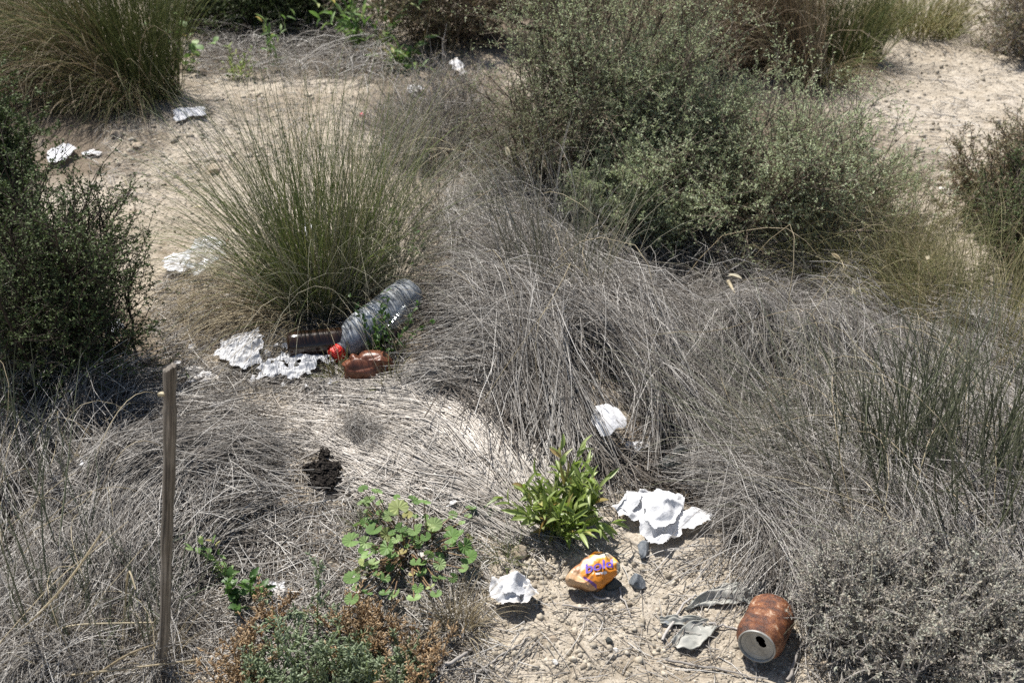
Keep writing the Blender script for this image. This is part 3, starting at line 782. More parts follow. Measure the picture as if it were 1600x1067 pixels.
# ------------------------------------------------------------------ shrubs
def shrub(name, label, basepx, crown, leafmat, twigmat, nclump=60, ntwig=14, nleaf=26, LL=(.005, .009), LW=(.0018, .003), tw=(.05, .12), ry=None,
          stem_r=.004, upb=.5, tpl=LEAF4, dead=.0, group='leafy shrubs', seedstars=True, base3=None, cat='shrub', shell=.6, base2=None):
    """crown = (cx, cy, rw, rh) in picture pixels at the depth of the base; turned into a real ellipsoid over the base"""
    b = at(*basepx) if base3 is None else np.array([*base3, float(Hm(*base3))]); s = scl(basepx[1]) if base3 is None else 1
    cx, cy, rw, rh = crown
    if base3 is None:
        c = b + [(cx - basepx[0]) / s, 0, (basepx[1] - cy) / (s * .87)]; rx = rw / s; rz = rh / (s * .87); ry = ry or rx * .8
    else:
        c = b + [cx, 0, cy]; rx, rz = rw, rh; ry = ry or rx
    T = thing(name, label, cat, b, group)
    u = norm(rng.normal(size=(nclump, 3))); rr = U(shell * .4, 1, nclump) ** .5 * np.where(rng.random(nclump) < .22, U(1.05, 1.4, nclump), 1)
    C = c + u * rr[:, None] * [rx, ry, rz]; C[:, 2] = np.maximum(C[:, 2], Hm(C[:, 0], C[:, 1]) + .02)
    K = 9; t = np.linspace(0, 1, K)[None, :, None]
    b0 = b + rng.normal(size=(nclump, 3)) * [.03 + rx * .12, .03 + ry * .12, 0]; b0[:, 2] = Hm(b0[:, 0], b0[:, 1]) - .005
    mid = b0 * .5 + C * .5 + rng.normal(size=(nclump, 3)) * rx * .12; mid[:, 2] += .1 * rz
    S = b0[:, None] * (1 - t) ** 2 + mid[:, None] * 2 * t * (1 - t) + C[:, None] * t * t
    S[:, 1:-1] += rng.normal(size=(nclump, K - 2, 3)) * .004
    aS = Acc(); strands(aS, S, U(.4, 1, nclump) * stem_r, sides=5, taper=.3)
    # twigs
    pt, tt = interp(S, U(.35, 1, (nclump, ntwig)))
    out_ = norm(C - c)[:, None]
    d = norm(tt * .5 + out_ * .5 + rng.normal(size=tt.shape) * .6 + [0, 0, upb])
    p0 = pt.reshape(-1, 3); d = d.reshape(-1, 3); N = len(p0)
    Tw = grow(p0, d, U(*tw, N), 6, -.03, .1)
    strands(aS, Tw, U(.0007, .0013, N), taper=.4)
    # sprigs
    ns = 5; ps, ts = interp(Tw, U(.25, 1, (N, ns)))
    ds = norm(ts + rng.normal(size=ts.shape) * .55).reshape(-1, 3); Ns = N * ns
    Sp = grow(ps.reshape(-1, 3), ds, U(tw[0] * .3, tw[1] * .45, Ns), 4, -.02, .08)
    strands(aS, Sp, U(.0004, .0007, Ns), taper=.5)
    aS.build('branches', M[twigmat], T)
    keep = rng.random(Ns) > dead
    Sp2 = Sp[keep]; pl, tl = interp(Sp2, U(.1, 1, (len(Sp2), nleaf)))
    rn = np.repeat(rng.random(len(Sp2)), nleaf) * .5 + rng.random(len(Sp2) * nleaf) * .5
    dl = norm(tl * .5 + rng.normal(size=tl.shape) * .7).reshape(-1, 3); pl = pl.reshape(-1, 3)
    aL = Acc(); place(aL, tpl, pl, dl, U(*LL, len(pl)), U(*LW, len(pl)), np.clip(rn, 0, 1), roll=.8)
    aL.build('foliage', M[leafmat], T, smooth=False)
    return T


# left dark shrub group
shrub('leafy_shrub', 'small leaved green shrub at the left edge in front of the tussock', (5, 440), (0, 240, 85, 130), 'leaf_dark', 'twig_dark', 60, 12, 12, (.005, .009), (.003, .005), (.05, .11))
shrub('leafy_shrub', 'dark shaded shrub with jagged twigs right above the stake and left of the bottle bag', (70, 600), (95, 440, 165, 160), 'leaf_dark', 'twig_dark', 120, 12, 8, (.004, .008), (.002, .004), (.05, .12), ry=.24)
shrub('leafy_shrub', 'low grey twiggy shrub in shade at the left edge beneath the dark shrub', (20, 620), (20, 560, 130, 70), 'leaf_sage_dull', 'twig_grey', 40, 12, 4, (.003, .006), (.001, .002), (.05, .1), ry=.12, group='twiggy shrubs')
# big sage shrub, middle and right
shrub('sage_shrub', 'tall sparse sage green shrub with a bare dark branch at the top middle', (930, 300), (950, 105, 195, 170), 'leaf_sage', 'twig', 100, 12, 9, (.005, .009), (.0018, .003), (.08, .18), ry=.22, upb=.9, group='sage shrubs')
shrub('sage_shrub', 'wide bright sage shrub whose sprigs reach over toward the path', (1150, 375), (1180, 275, 245, 88), 'leaf_sage', 'twig', 85, 12, 8, (.0055, .010), (.002, .0034), (.07, .18), ry=.26, upb=1.0, shell=.2, group='sage shrubs')
shrub('sage_shrub', 'middle sage crown that joins the tall sage to the wide bright one', (1030, 340), (1030, 200, 120, 90), 'leaf_sage', 'twig', 60, 12, 11, (.005, .009), (.0018, .003), (.06, .13), ry=.15, group='sage shrubs')
shrub('sage_shrub', 'lowest pale green sage branch hanging over the grey dead grass', (1000, 410), (990, 320, 95, 60), 'leaf_sage', 'twig', 50, 12, 14, (.005, .009), (.002, .003), (.04, .08), ry=.09, group='sage shrubs')
shrub('sage_shrub', 'loose sage sprigs at the right tip beside the pale oat heads', (1300, 335), (1325, 262, 90, 60), 'leaf_sage', 'twig', 26, 10, 10, (.005, .009), (.002, .003), (.05, .1), ry=.1, group='sage shrubs')
shrub('sage_shrub', 'brownish shrub with sparse leaves between the tall sage and the grey grass', (880, 330), (850, 220, 110, 110), 'leaf_sage_dull', 'twig', 45, 11, 7, (.004, .008), (.0016, .0028), (.06, .13), ry=.15, group='sage shrubs')
shrub('brown_shrub', 'reddish brown dying twigs on the underside of the bright sage shrub', (1200, 400), (1230, 320, 130, 40), 'leaf_brown', 'twig', 40, 10, 10, (.004, .007), (.0015, .0026), (.04, .09), ry=.12, group='twiggy shrubs')
shrub('brown_shrub', 'low grey twiggy bush around the white scraps behind the green tussock', (700, 240), (690, 195, 120, 60), 'leaf_brown', 'twig_grey', 60, 12, 3, (.004, .007), (.0015, .0025), (.06, .13), ry=.2, group='twiggy shrubs')
# right edge
shrub('leafy_shrub', 'upright olive shrub on the right edge beside the sandy path', (1570, 350), (1570, 285, 80, 62), 'leaf_brown', 'twig', 50, 12, 11, (.005, .009), (.002, .0035), (.05, .11), ry=.14)
shrub('leafy_shrub', 'darker part of shrub at the right edge below the sandy path', (1600, 420), (1600, 330, 60, 80), 'leaf_dark', 'twig', 36, 12, 9, (.005, .009), (.002, .0035), (.05, .11), ry=.12)
shrub('leafy_shrub', 'blurry olive shrub in the top right corner past the path', (1620, 80), (1600, 20, 70, 80), 'leaf_brown', 'twig_grey', 40, 12, 9, (.006, .012), (.003, .005), (.08, .15), ry=.2)
# thyme
shrub('thyme_bush', 'grey leaved thyme bush filling the bottom right corner', (1470, 1010), (1480, 970, 190, 70), 'leaf_thyme', 'twig_grey', 80, 10, 9, (.003, .0055), (.0014, .0024), (.03, .075), ry=.14, stem_r=.0018, upb=.9, group='thyme bushes')
shrub('thyme_bush', 'sparse grey thyme sprigs closest to the rusty can', (1330, 960), (1340, 920, 75, 60), 'leaf_thyme', 'twig_grey', 50, 10, 8, (.0025, .0045), (.0012, .002), (.03, .07), ry=.09, stem_r=.0015, upb=.9, group='thyme bushes')
# back row, behind the clearing
shrub('leafy_shrub', 'dark shaded bush behind the dry twigs at the top', (420, 40), (420, -20, 200, 80), 'leaf_dark', 'twig_dark', 130, 12, 10, (.008, .014), (.004, .006), (.08, .18), ry=.3, group='back row bushes')
shrub('brown_shrub', 'dry rusty brown bush at the top between green plants and sage', (705, 60), (700, -10, 130, 85), 'leaf_brown', 'twig', 90, 12, 11, (.006, .011), (.003, .005), (.07, .15), ry=.25, group='back row bushes')
shrub('leafy_shrub', 'dark green bush behind the tall sage at the top middle', (900, 10), (900, -60, 160, 90), 'leaf_dark', 'twig_dark', 80, 12, 10, (.008, .014), (.004, .006), (.08, .18), ry=.3, group='back row bushes')
k = 0
SURR = [(-2.6, 5.2, 'leaf_dark'), (-1.7, 5.7, 'leaf_sage_dull'), (-.8, 5.4, 'leaf_dark'), (.1, 5.6, 'leaf_sage_dull'), (1.0, 5.3, 'leaf_brown'), (2.9, 5.4, 'leaf_sage_dull'), (3.0, 3.9, 'leaf_dark'), (-2.4, 3.5, 'leaf_brown'), (2.4, 2.6, 'leaf_sage_dull'), (-1.9, 2.2, 'leaf_dark')]
SLAB = ['dark bush far behind the leaning tussock', 'sage bush far behind the dry twigs', 'dark bush behind the green leafy plants', 'sage bush behind the tall sage shrub', 'brown bush behind the top right tussock', 'sage bush past the end of the path',
        'dark bush beyond the right side of the path', 'brown bush beyond the left edge', 'sage bush beyond the right edge shrub', 'dark bush beyond the left edge shrub']
for (x, y, lm), lb in zip(SURR, SLAB):
    shrub('outer_bush', lb, (0, 0), (0, .22, .42, .26), lm, 'twig', 46, 10, 8, (.010, .018), (.005, .008), (.1, .2), ry=.35, group='bushes around the clearing', base3=(x, y))


# bare dark branch in the tall sage + others
def tube_obj(name, pts, r0, r1, mat, label=None, cat=None, group=None, parent=None, sides=8, jit=.0):
    pts = np.array(pts, float); K = 14; t = np.linspace(0, 1, K); tt = np.linspace(0, 1, len(pts))
    P = np.stack([np.interp(t, tt, pts[:, i]) for i in range(3)], -1); P[1:-1] += rng.normal(size=(K - 2, 3)) * jit
    acc = Acc(); strands(acc, P[None], np.array([r0]), np.array([rng.random()]), sides=sides, taper=r1 / r0)
    if parent is not None: return acc.build(name, mat, parent)
    return one(name, acc, mat, label, cat, group=group)


tube_obj('bare_branch', [flatz(770, 20, .42), flatz(860, 50, .36), flatz(920, 120, .28), flatz(960, 200, .12), at(985, 260)], .006, .003, M['twig_dark'], 'bare dark slanting branch inside the tall sage shrub', 'branch', jit=.003)
GB = 'dry twigs lying on the ground'
TW = [([(1035, 1000), (1070, 940), (1100, 925)], .0022, 'dark twig left of the grey cloth'), ([(878, 945), (940, 955), (1000, 950)], .0014, 'thin pale twig between the tissue and the orange can'),
      ([(1060, 965), (1110, 975), (1160, 982)], .0022, 'twig between the cloth loops and the rusty can'), ([(930, 850), (960, 900), (985, 960)], .0020, 'twig running past the right of the orange can'),
      ([(1180, 1040), (1172, 1015), (1170, 1002)], .0028, 'short pale stick in front of the rusty can opening'), ([(1040, 1030), (1120, 1045), (1200, 1060)], .0018, 'long thin twig in front of the cloth and can'),
      ([(1230, 1062), (1250, 1010), (1262, 1000)], .0026, 'forked twig right of the rusty can'), ([(745, 1050), (790, 1020), (830, 995)], .0016, 'dark twig on bare clay below the small tissue'),
      ([(160, 735), (170, 660)], .0012, 'pale stalk leaning in the shaded grass'), ([(680, 1050), (730, 1020), (742, 1010)], .0030, 'thick twig at the bottom beside the succulent'),
      ([(1060, 720), (1110, 705), (1160, 700)], .0022, 'grey twig over the dark hollow by the dark lump'), ([(905, 905), (935, 935), (960, 938)], .0024, 'bent root under the orange can')]
for pts, r, lab in TW:
    P = np.array([at(a, b_, r * 1.3 + .002) for a, b_ in pts]); tube_obj('dry_twig', P, r, r * .5, M['twig_grey'], lab, 'twig', GB, jit=.0015, sides=6)


# ------------------------------------------------------------------ leafy herbs
def herb(name, label, basepx, n, L, tilt, leafmat, stemmat, nleaf, LL, LW, tpl=LONG, stemr=.0010, g=(-.04, .08), rb=.012, ang=.8, az=None, azs=PI, group='leafy green plants', up=.3):
    b = at(*basepx); T = thing(name, label, 'plant', b, group)
    aS = Acc(); P = blades(aS, b, n, rb, L, tilt, az=az, azs=azs, g=g, rad=(stemr * .8, stemr * 1.3), w=.05, flatten=1); aS.build('stems', M[stemmat], T)
    t = np.linspace(.15, 1, nleaf)[None] + rng.normal(size=(n, nleaf)) * .04; p, tt = interp(P, np.clip(t, 0, 1))
    d = norm(tt + rng.normal(size=tt.shape) * ang + [0, 0, up * .3]).reshape(-1, 3); p = p.reshape(-1, 3); N = len(p)
    aL = Acc(); place(aL, tpl, p, d, U(*LL, N), U(*LW, N), roll=.5); aL.build('leaves', M[leafmat], T, smooth=True)
    return T


herb('leafy_plant', 'bushy bright lime green plant left of the crumpled tissues', (880, 822), 36, (.045, .115), (0, 52), 'leaf_lime', 'stem_green', 12, (.018, .040), (.005, .009), ang=.55, rb=.03, stemr=.0014, g=(-.12, .05))
herb('leafy_plant', 'small toothed green weed right of the stake', (385, 945), 9, (.02, .05), (0, 70), 'leaf_green', 'stem_green', 9, (.010, .020), (.006, .010), tpl=JAG, rb=.015)
herb('leafy_plant', 'slim greyish weed leaning left above the toothed weed', (372, 915), 4, (.05, .09), (20, 50), 'leaf_mallow', 'stem_green', 10, (.008, .015), (.004, .007), az=PI * .8, azs=.4, tpl=JAG, rb=.01)
herb('leafy_plant', 'tall broad leaved green plant at the top in the shade', (585, 85), 12, (.14, .32), (0, 45), 'leaf_mallow', 'stem_green', 12, (.03, .055), (.009, .015), rb=.05, stemr=.002)
herb('leafy_plant', 'short green rosette plant in front of the tall one at the top', (622, 108), 9, (.06, .14), (0, 60), 'leaf_mallow', 'stem_green', 9, (.03, .05), (.009, .013), rb=.02, stemr=.002)
herb('leafy_plant', 'low yellowish green plant at the edge of the clearing', (375, 125), 14, (.05, .11), (0, 55), 'leaf_lime', 'stem_green', 10, (.012, .025), (.004, .007), rb=.03)
herb('leafy_plant', 'slender pale green plant among the grey twigs at the top', (430, 110), 4, (.12, .2), (0, 20), 'leaf_mallow', 'stem_green', 12, (.02, .04), (.005, .009), rb=.03)
herb('leafy_plant', 'heart leaved plant against the foot of the leaning tussock', (295, 108), 8, (.08, .2), (0, 40), 'leaf_mallow', 'stem_green', 5, (.018, .03), (.016, .026), rb=.02)
herb('leafy_plant', 'small green weed growing over the clear bottle', (600, 562), 15, (.05, .13), (0, 28), 'leaf_green', 'stem_green', 12, (.008, .015), (.004, .007), rb=.03)
herb('leafy_plant', 'creeping green weed at the far end of the clear bottle', (630, 415), 9, (.06, .12), (0, 55), 'leaf_green', 'stem_green', 9, (.010, .018), (.006, .010), rb=.04)
herb('leafy_plant', 'dark green weed at the right edge above the thyme', (1590, 940), 12, (.04, .09), (0, 70), 'leaf_green', 'stem_green', 8, (.010, .018), (.006, .010), rb=.03)
herb('leafy_plant', 'tiny green shoots in the soil right of the mallow', (800, 805), 9, (.02, .05), (20, 75), 'leaf_green', 'stem_green', 8, (.006, .012), (.002, .004), rb=.03)
herb('leafy_plant', 'small green sprig in the straw behind the rusty can', (1232, 912), 5, (.02, .04), (10, 70), 'leaf_green', 'stem_green', 7, (.006, .012), (.002, .004), rb=.015)
for px, py, n, L, rad, mt, lab in ((528, 592, 60, (.03, .07), (.0009, .0018), 'blade_yellow', 'little green grass tuft in front of the red bottle cap'), (788, 872, 70, (.02, .055), (.0005, .0009), 'blade_green', 'small fine grass tuft beside the tan stone'),
                                   (578, 822, 60, (.03, .06), (.0004, .0008), 'blade_green', 'fine green grass tuft at the upper left of the mallow'), (720, 985, 220, (.04, .10), (.0004, .0008), 'straw_tan', 'dry tan grass tuft below the mallow'),
                                   (260, 1040, 150, (.04, .12), (.0004, .0009), 'straw_tan', 'dry yellow grass round the foot of the stake'), (90, 1030, 160, (.05, .15), (.0004, .0009), 'straw_tan', 'dry yellow grass tuft in the bottom left corner'),
                                   (610, 600, 26, (.03, .08), (.0009, .0016), 'blade_yellow', 'few green grass blades over the crushed brown tin'),
                                   (468, 552, 34, (.04, .11), (.0004, .0009), 'straw_tan', 'dry tan grass blades crossing the brown glass bottle'), (500, 556, 22, (.03, .09), (.0005, .0010), 'blade_green', 'green grass blades at the neck of the brown glass bottle'),
                                   (100, 175, 120, (.06, .14), (.0008, .0014), 'blade_yellow', 'light green tuft between the left shrub and the leaning tussock')):
    b = at(px, py); acc = Acc(); blades(acc, b, n, .018, L, (0, 65), g=(.03, .3), rad=rad); one('grass_tuft', acc, M[mt], lab, 'grass tuft', group='small grass tufts')

# mallow with round pleated leaves
ML = [(520, 185, 1.5), (655, 120, 1), (745, 140, 1), (440, 250, 1.1), (830, 335, 1.3), (660, 385, 1), (305, 375, 1.2), (105, 470, 1.3), (230, 490, 1), (985, 440, 1.3), (1100, 520, 1.2), (1140, 620, 1.3), (420, 420, 1.1), (420, 530, 1.3),
      (245, 600, .9), (215, 665, .8), (305, 660, .8), (540, 360, .8), (580, 390, .7), (660, 460, .8), (760, 440, .8), (110, 800, 1.2), (110, 985, 1), (245, 930, .8), (400, 800, .8), (335, 765, .7), (480, 945, 1), (655, 975, 1), (690, 890, .8),
      (800, 880, .7), (875, 800, 1), (880, 680, .9), (790, 590, .8), (560, 570, .8), (460, 600, .7), (670, 660, .8), (210, 20, .8), (330, 45, .9), (250, 130, .8), (850, 940, .8), (400, 930, .8), (520, 700, .8), (750, 660, .8), (600, 250, .8), (500, 460, .7)]
b = at(640, 858); T = thing('mallow_plant', 'sprawling mallow with round pleated pale green leaves below the reed mat', 'plant', b)
nr = 21; th = np.linspace(-.88 * PI, .88 * PI, nr); lob = 1 - .10 * np.cos(th * 5.6 + PI) ** 2
V_ = [(-.0, 0, -.08)]
for rr, zf in ((.5, .03), (1.0, .10)):
    for i, a in enumerate(th):
        l = lob[i] if rr == 1 else 1; V_.append((rr * l * math.cos(a), rr * l * math.sin(a), zf + (.07 * rr) * (1 if i % 2 else -1)))
Tm = [(0, 1 + i, 2 + i) for i in range(nr - 1)]
for i in range(nr - 1): Tm += [(1 + i, 1 + nr + i, 2 + nr + i), (1 + i, 2 + nr + i, 2 + i)]
V_ = np.array(V_)
ml = np.array(ML); z = U(.02, .065, len(ml)); px = 530 + ml[:, 0] / 5.617; py = 760 + ml[:, 1] / 5.617
C = np.array([flatz(px[i], py[i], float(Hm(*flat(px[i], py[i])[:2])) + z[i]) for i in range(len(ml))])
ex = U(-.08, .09, 75); ey = U(-.08, .08, 75)
C2 = np.stack([b[0] + ex, b[1] + ey, Hm(b[0] + ex, b[1] + ey) + U(.005, .04, 75)], -1); C = np.concatenate([C, C2]); R_ = np.concatenate([ml[:, 2] * .0105, U(.004, .009, 75)])
nrm = norm(rng.normal(size=(len(C), 3)) * .33 + [-.15, -.05, 1]); aL = Acc()
for i in range(len(C)):
    out_ = norm(np.array([C[i, 0] - b[0], C[i, 1] - b[1], 0]) + rng.normal(size=3) * .02); Yv = norm(np.cross(nrm[i], out_)); Xv = np.cross(Yv, nrm[i])
    aL.add(C[i] + R_[i] * (V_[:, :1] * Xv + V_[:, 1:2] * Yv + V_[:, 2:] * nrm[i]), None, Tm, np.full(len(V_), rng.random()))
aL.build('leaves', M['leaf_mallow'], T, smooth=False)
t = np.linspace(0, 1, 8)[None, :, None]; bb = b + rng.normal(size=(len(C), 3)) * [.012, .012, 0]; bb[:, 2] = Hm(bb[:, 0], bb[:, 1])
mid = bb * .4 + C * .6; mid[:, 2] = bb[:, 2] + .01
aS = Acc(); strands(aS, bb[:, None] * (1 - t) ** 2 + mid[:, None] * 2 * t * (1 - t) + C[:, None] * t * t, U(.0007, .0012, len(C)), sides=5, taper=.7); aS.build('stems', M['stem_red'], T)


# succulent sprigs + dried orange ones, bottom
def sprigs(name, label, pts, leafmat, stemmat, nl, LL, LW, cat, lean=(0, 35), Lr=(.06, .12)):
    b = at(*pts[0][:2]); T = thing(name, label, cat, b, 'succulent and dried sprigs'); aS = Acc(); aL = Acc()
    for px, py, n, sc in pts:
        P = blades(aS, at(px, py), n, .02 * sc, (Lr[0] * sc, Lr[1] * sc), lean, g=(-.1, .02), rad=(.0008, .0014), w=.06, K=6, flatten=1)
        pb, tb = interp(P, U(.2, .9, (n, 4))); Sb = grow(pb.reshape(-1, 3), norm(tb + rng.normal(size=tb.shape) * .6).reshape(-1, 3), U(.012, .035, n * 4) * sc, 4, -.08, .06)
        strands(aS, Sb, U(.0004, .0008, n * 4))
        for Q_, m_ in ((P, nl * 2), (Sb, nl)):
            pl, tl = interp(Q_, U(.12, 1, (len(Q_), m_))); dl = norm(tl * .7 + rng.normal(size=tl.shape) * .55 + [0, 0, .15]).reshape(-1, 3); pl = pl.reshape(-1, 3)
            place(aL, FAT, pl, dl, U(*LL, len(pl)), U(*LW, len(pl)), roll=1)
    aS.build('stems', M[stemmat], T); aL.build('leaves', M[leafmat], T)


fv = []; ff = []
for k_, (x_, r_) in enumerate(((0, .15), (.35, .5), (.75, .45), (1, .12))):
    for j in range(4): fv.append((x_, r_ * math.cos(j * PI / 2), r_ * math.sin(j * PI / 2) * .9))
for k_ in range(3):
    for j in range(4): ff.append((k_ * 4 + j, k_ * 4 + (j + 1) % 4, k_ * 4 + 4 + (j + 1) % 4, k_ * 4 + 4 + j))
fv = np.array(fv); fv[:, 2] *= .3
FAT = (fv, ff)
sprigs('succulent_plant', 'grey green succulent sprigs along the bottom edge', [(500, 1080, 20, 1.3), (440, 1085, 14, 1.0), (560, 1080, 18, 1.1), (610, 1075, 12, .9), (400, 1085, 8, .8), (640, 1060, 8, .7), (530, 1050, 10, .9)], 'leaf_succ', 'stem_green', 9, (.005, .008), (.0018, .003), 'succulent plant', Lr=(.035, .085))
sprigs('succulent_plant', 'single upright green succulent spike left of the orange sprigs', [(470, 1010, 4, 1.2)], 'leaf_succ', 'stem_green', 12, (.005, .009), (.002, .0034), 'succulent plant', lean=(0, 10))
sprigs('dried_succulent', 'orange brown dried sprigs above the green succulent', [(570, 1000, 16, 1.0), (600, 1010, 14, .9), (540, 985, 10, .8), (560, 1040, 12, .9)], 'leaf_orange', 'stem_red', 10, (.004, .007), (.0014, .0022), 'dried plant', lean=(0, 60), Lr=(.03, .08))
sprigs('dried_succulent', 'orange brown dried sprigs in the bottom left of the succulent', [(385, 1050, 14, .9), (410, 1000, 9, .8), (370, 1085, 12, .9), (430, 960, 5, .8)], 'leaf_orange', 'stem_red', 10, (.004, .007), (.0014, .0022), 'dried plant', lean=(0, 60), Lr=(.03, .08))
sprigs('dried_succulent', 'thin orange dried sprigs scattered right of the succulent', [(650, 1035, 8, .7), (690, 1050, 6, .7), (640, 1080, 8, .8)], 'leaf_orange', 'stem_red', 8, (.004, .008), (.0016, .0026), 'dried plant', lean=(0, 60))

# bold yellow dry stalks bottom left
acc = Acc()
for pts in ([(0, 1010, .03), (60, 960, .10), (110, 905, .16), (160, 830, .2)], [(0, 1062, .02), (90, 975, .06), (240, 972, .05)], [(60, 1060, .03), (130, 1052, .04), (230, 1040, .05), (310, 1030, .03)], [(190, 1050, .0), (195, 950, .06), (200, 880, .12), (212, 920, .12)], [(120, 1075, .02), (200, 1020, .07), (262, 1000, .05)]):
    P = np.array([flatz(a, b_, float(Hm(*flat(a, b_)[:2])) + z_) for a, b_, z_ in pts]); t = np.linspace(0, 1, 12); tt = np.linspace(0, 1, len(P))
    Q_ = np.stack([np.interp(t, tt, P[:, i]) for i in range(3)], -1); Q_[1:-1] = (Q_[:-2] + 2 * Q_[1:-1] + Q_[2:]) / 4; Q_[1:-1] = (Q_[:-2] + 2 * Q_[1:-1] + Q_[2:]) / 4
    strands(acc, Q_[None], np.array([.0016]), sides=6, taper=.6)
one('dry_stalk', acc, M['straw_tan'], 'bent straw yellow stalks crossing the bottom left corner', 'dry stalks')

# wild oat stalks with pale spikelets
OAT = [(1183, 128, 1175, 260, 'pale oat head above the sage near the top right tussock'), (1325, 215, 1320, 330, 'oat head upright between sage tip and path'), (1358, 268, 1345, 400, 'oat head just under the sage tip'), (1432, 250, 1400, 400, 'oat head leaning at the edge of the path'),
       (1440, 290, 1420, 420, 'oat head low beside the path'), (1325, 300, 1315, 420, 'oat head in front of the reddish twigs'), (1590, 390, 1560, 520, 'oat head at the right edge in front of the path'), (1310, 478, 1335, 640, 'oat head over the hanging grey grass'),
       (1140, 445, 1240, 640, 'drooping oat head over the dark hollow'), (1540, 605, 1530, 740, 'oat head against the dark rushes'), (798, 270, 830, 420, 'oat head in the middle above the dead clump'), (223, 300, 240, 430, 'oat head over the clearing right of the left shrub'),
       (1290, 420, 1330, 560, 'curved oat head right of the dark hollow'), (1425, 405, 1400, 520, 'oat head in the yellow grass'), (340, 335, 430, 470, 'oat head at the left of the green tussock')]
for hx, hy, bx, by, lab in OAT:
    b = at(bx, by); s = scl(by); zt = (by - hy) / (s * .87); top = np.array([b[0] + (hx - bx) / s, b[1], b[2] + zt])
    T = thing('wild_oat', lab, 'oat stalk', b, 'wild oat stalks')
    t = np.linspace(0, 1, 10)[:, None]; mid = (b + top) / 2 + [.0, 0, zt * .25]; P = b * (1 - t) ** 2 + mid * 2 * t * (1 - t) + top * t * t
    a1 = Acc(); strands(a1, P[None], np.array([.0007]), np.array([.4])); a1.build('stem', M['straw_tan'], T)
    d = norm((P[-1] - P[-2]) * 100 + rng.normal(size=3) * .6 + [0, 0, -.6 * rng.random()]); a2 = Acc(); place(a2, LONG, np.array([top, top]), np.array([d, d + rng.normal(size=3) * .12]), .022, .007, roll=.6); a2.build('spikelet', M['chaff'], T)


# ------------------------------------------------------------------ crumpled sheets
def crumple(x, y, freq, seed, n=7):
    """sharp flat facets with straight creases: the difference of two power diagrams, about 0..1"""
    r = np.random.default_rng(seed); x0, x1, y0, y1 = x.min(), x.max(), y.min(), y.max(); h = 1.0 / freq
    def field():
        k = int(max(6, (x1 - x0 + 2 * h) * (y1 - y0 + 2 * h) / (h * h) * 1.3)); px_ = r.uniform(x0 - h, x1 + h, k); py_ = r.uniform(y0 - h, y1 + h, k); w_ = r.uniform(0, .5, k) * h * h
        d = np.full(x.shape, 1e9)
        for a, b_, c in zip(px_, py_, w_): d = np.minimum(d, (x - a) ** 2 + (y - b_) ** 2 - c)
        return d
    z = field() - field(); return np.clip(.5 + z / (h * h) * .42, -.4, 1.4)


def sheet(name, label, cat, poly, mat, amp=.02, freq=28, lift=.004, res=.0016, seed=1, edge=.15, group=None, thick=0, parent=None, holes=0.0, dome=0.0, obj_name=None):
    pw = at(np.array([p[0] for p in poly], float), np.array([p[1] for p in poly], float)); P2 = pw[:, :2]
    lo, hi = P2.min(0) - .01, P2.max(0) + .01; x = np.arange(lo[0], hi[0], res); y = np.arange(lo[1], hi[1], res); X_, Y_ = np.meshgrid(x, y)
    if mat in (M['tissue'], M['tissue_dirty']): amp *= 1.05; edge *= .6
    ce = P2.mean(0); wx = X_ + edge * .05 * vnoise(X_, Y_, 90, seed) + edge * .04 * vnoise(X_, Y_, 35, seed + 5); wy = Y_ + edge * .05 * vnoise(X_, Y_, 90, seed + 3) + edge * .04 * vnoise(X_, Y_, 35, seed + 8)
    ins = inpoly(np.stack([wx, wy], -1), P2)
    if holes > 0: ins &= vnoise(X_, Y_, 110, seed + 20) > (-1 + holes * 1.1)
    rr = np.sqrt(((X_ - ce[0]) / (hi[0] - ce[0])) ** 2 + ((Y_ - ce[1]) / (hi[1] - ce[1])) ** 2)
    th_ = seed * 1.7; ca_, sa_ = math.cos(th_), math.sin(th_); XR, YR = X_ * ca_ + Y_ * sa_, (-X_ * sa_ + Y_ * ca_) * .42
    cb_, sb_ = math.cos(th_ + 1.1), math.sin(th_ + 1.1); XS, YS = X_ * cb_ + Y_ * sb_, (-X_ * sb_ + Y_ * cb_) * .6
    Zc = 1.35 * crumple(XR + .006 * vnoise(X_, Y_, 60, seed), YR, freq * 1.9, seed); fine = crumple(XS, YS, freq * 3.4, seed + 50)
    Z_ = Hm(X_, Y_, False) + lift + amp * Zc * (.35 + .65 * np.clip(1.15 - rr, 0, 1)) + amp * .40 * fine + amp * .12 * crumple(X_, Y_, freq * 7, seed + 90) + dome * np.clip(1 - rr ** 2, 0, 1)
    xs = X_ + amp * .45 * (crumple(X_, Y_, freq * 1.3, seed + 31) - .5); ys = Y_ + amp * .45 * (crumple(X_, Y_, freq * 1.3, seed + 32) - .5)
    I_ = np.arange(X_.size).reshape(X_.shape); k_ = ins[:-1, :-1] & ins[1:, 1:] & ins[1:, :-1] & ins[:-1, 1:]
    Q_ = np.stack([I_[:-1, :-1][k_], I_[:-1, 1:][k_], I_[1:, 1:][k_], I_[1:, :-1][k_]], -1)
    used = np.unique(Q_); mp = np.full(X_.size, -1); mp[used] = np.arange(len(used)); V_ = np.stack([xs, ys, Z_], -1).reshape(-1, 3)[used]
    acc = Acc(); acc.add(V_, mp[Q_])
    if parent is not None: o = acc.build(name, mat, parent)
    else:
        c = V_.mean(0); c[2] = Hm(c[0], c[1]); o = acc.build(name, mat, None, tuple(float(v) for v in c), smooth=True); tag(o, label, cat, group)
    if thick: md = o.modifiers.new('thickness', 'SOLIDIFY'); md.thickness = thick; md.offset = 1
    return o


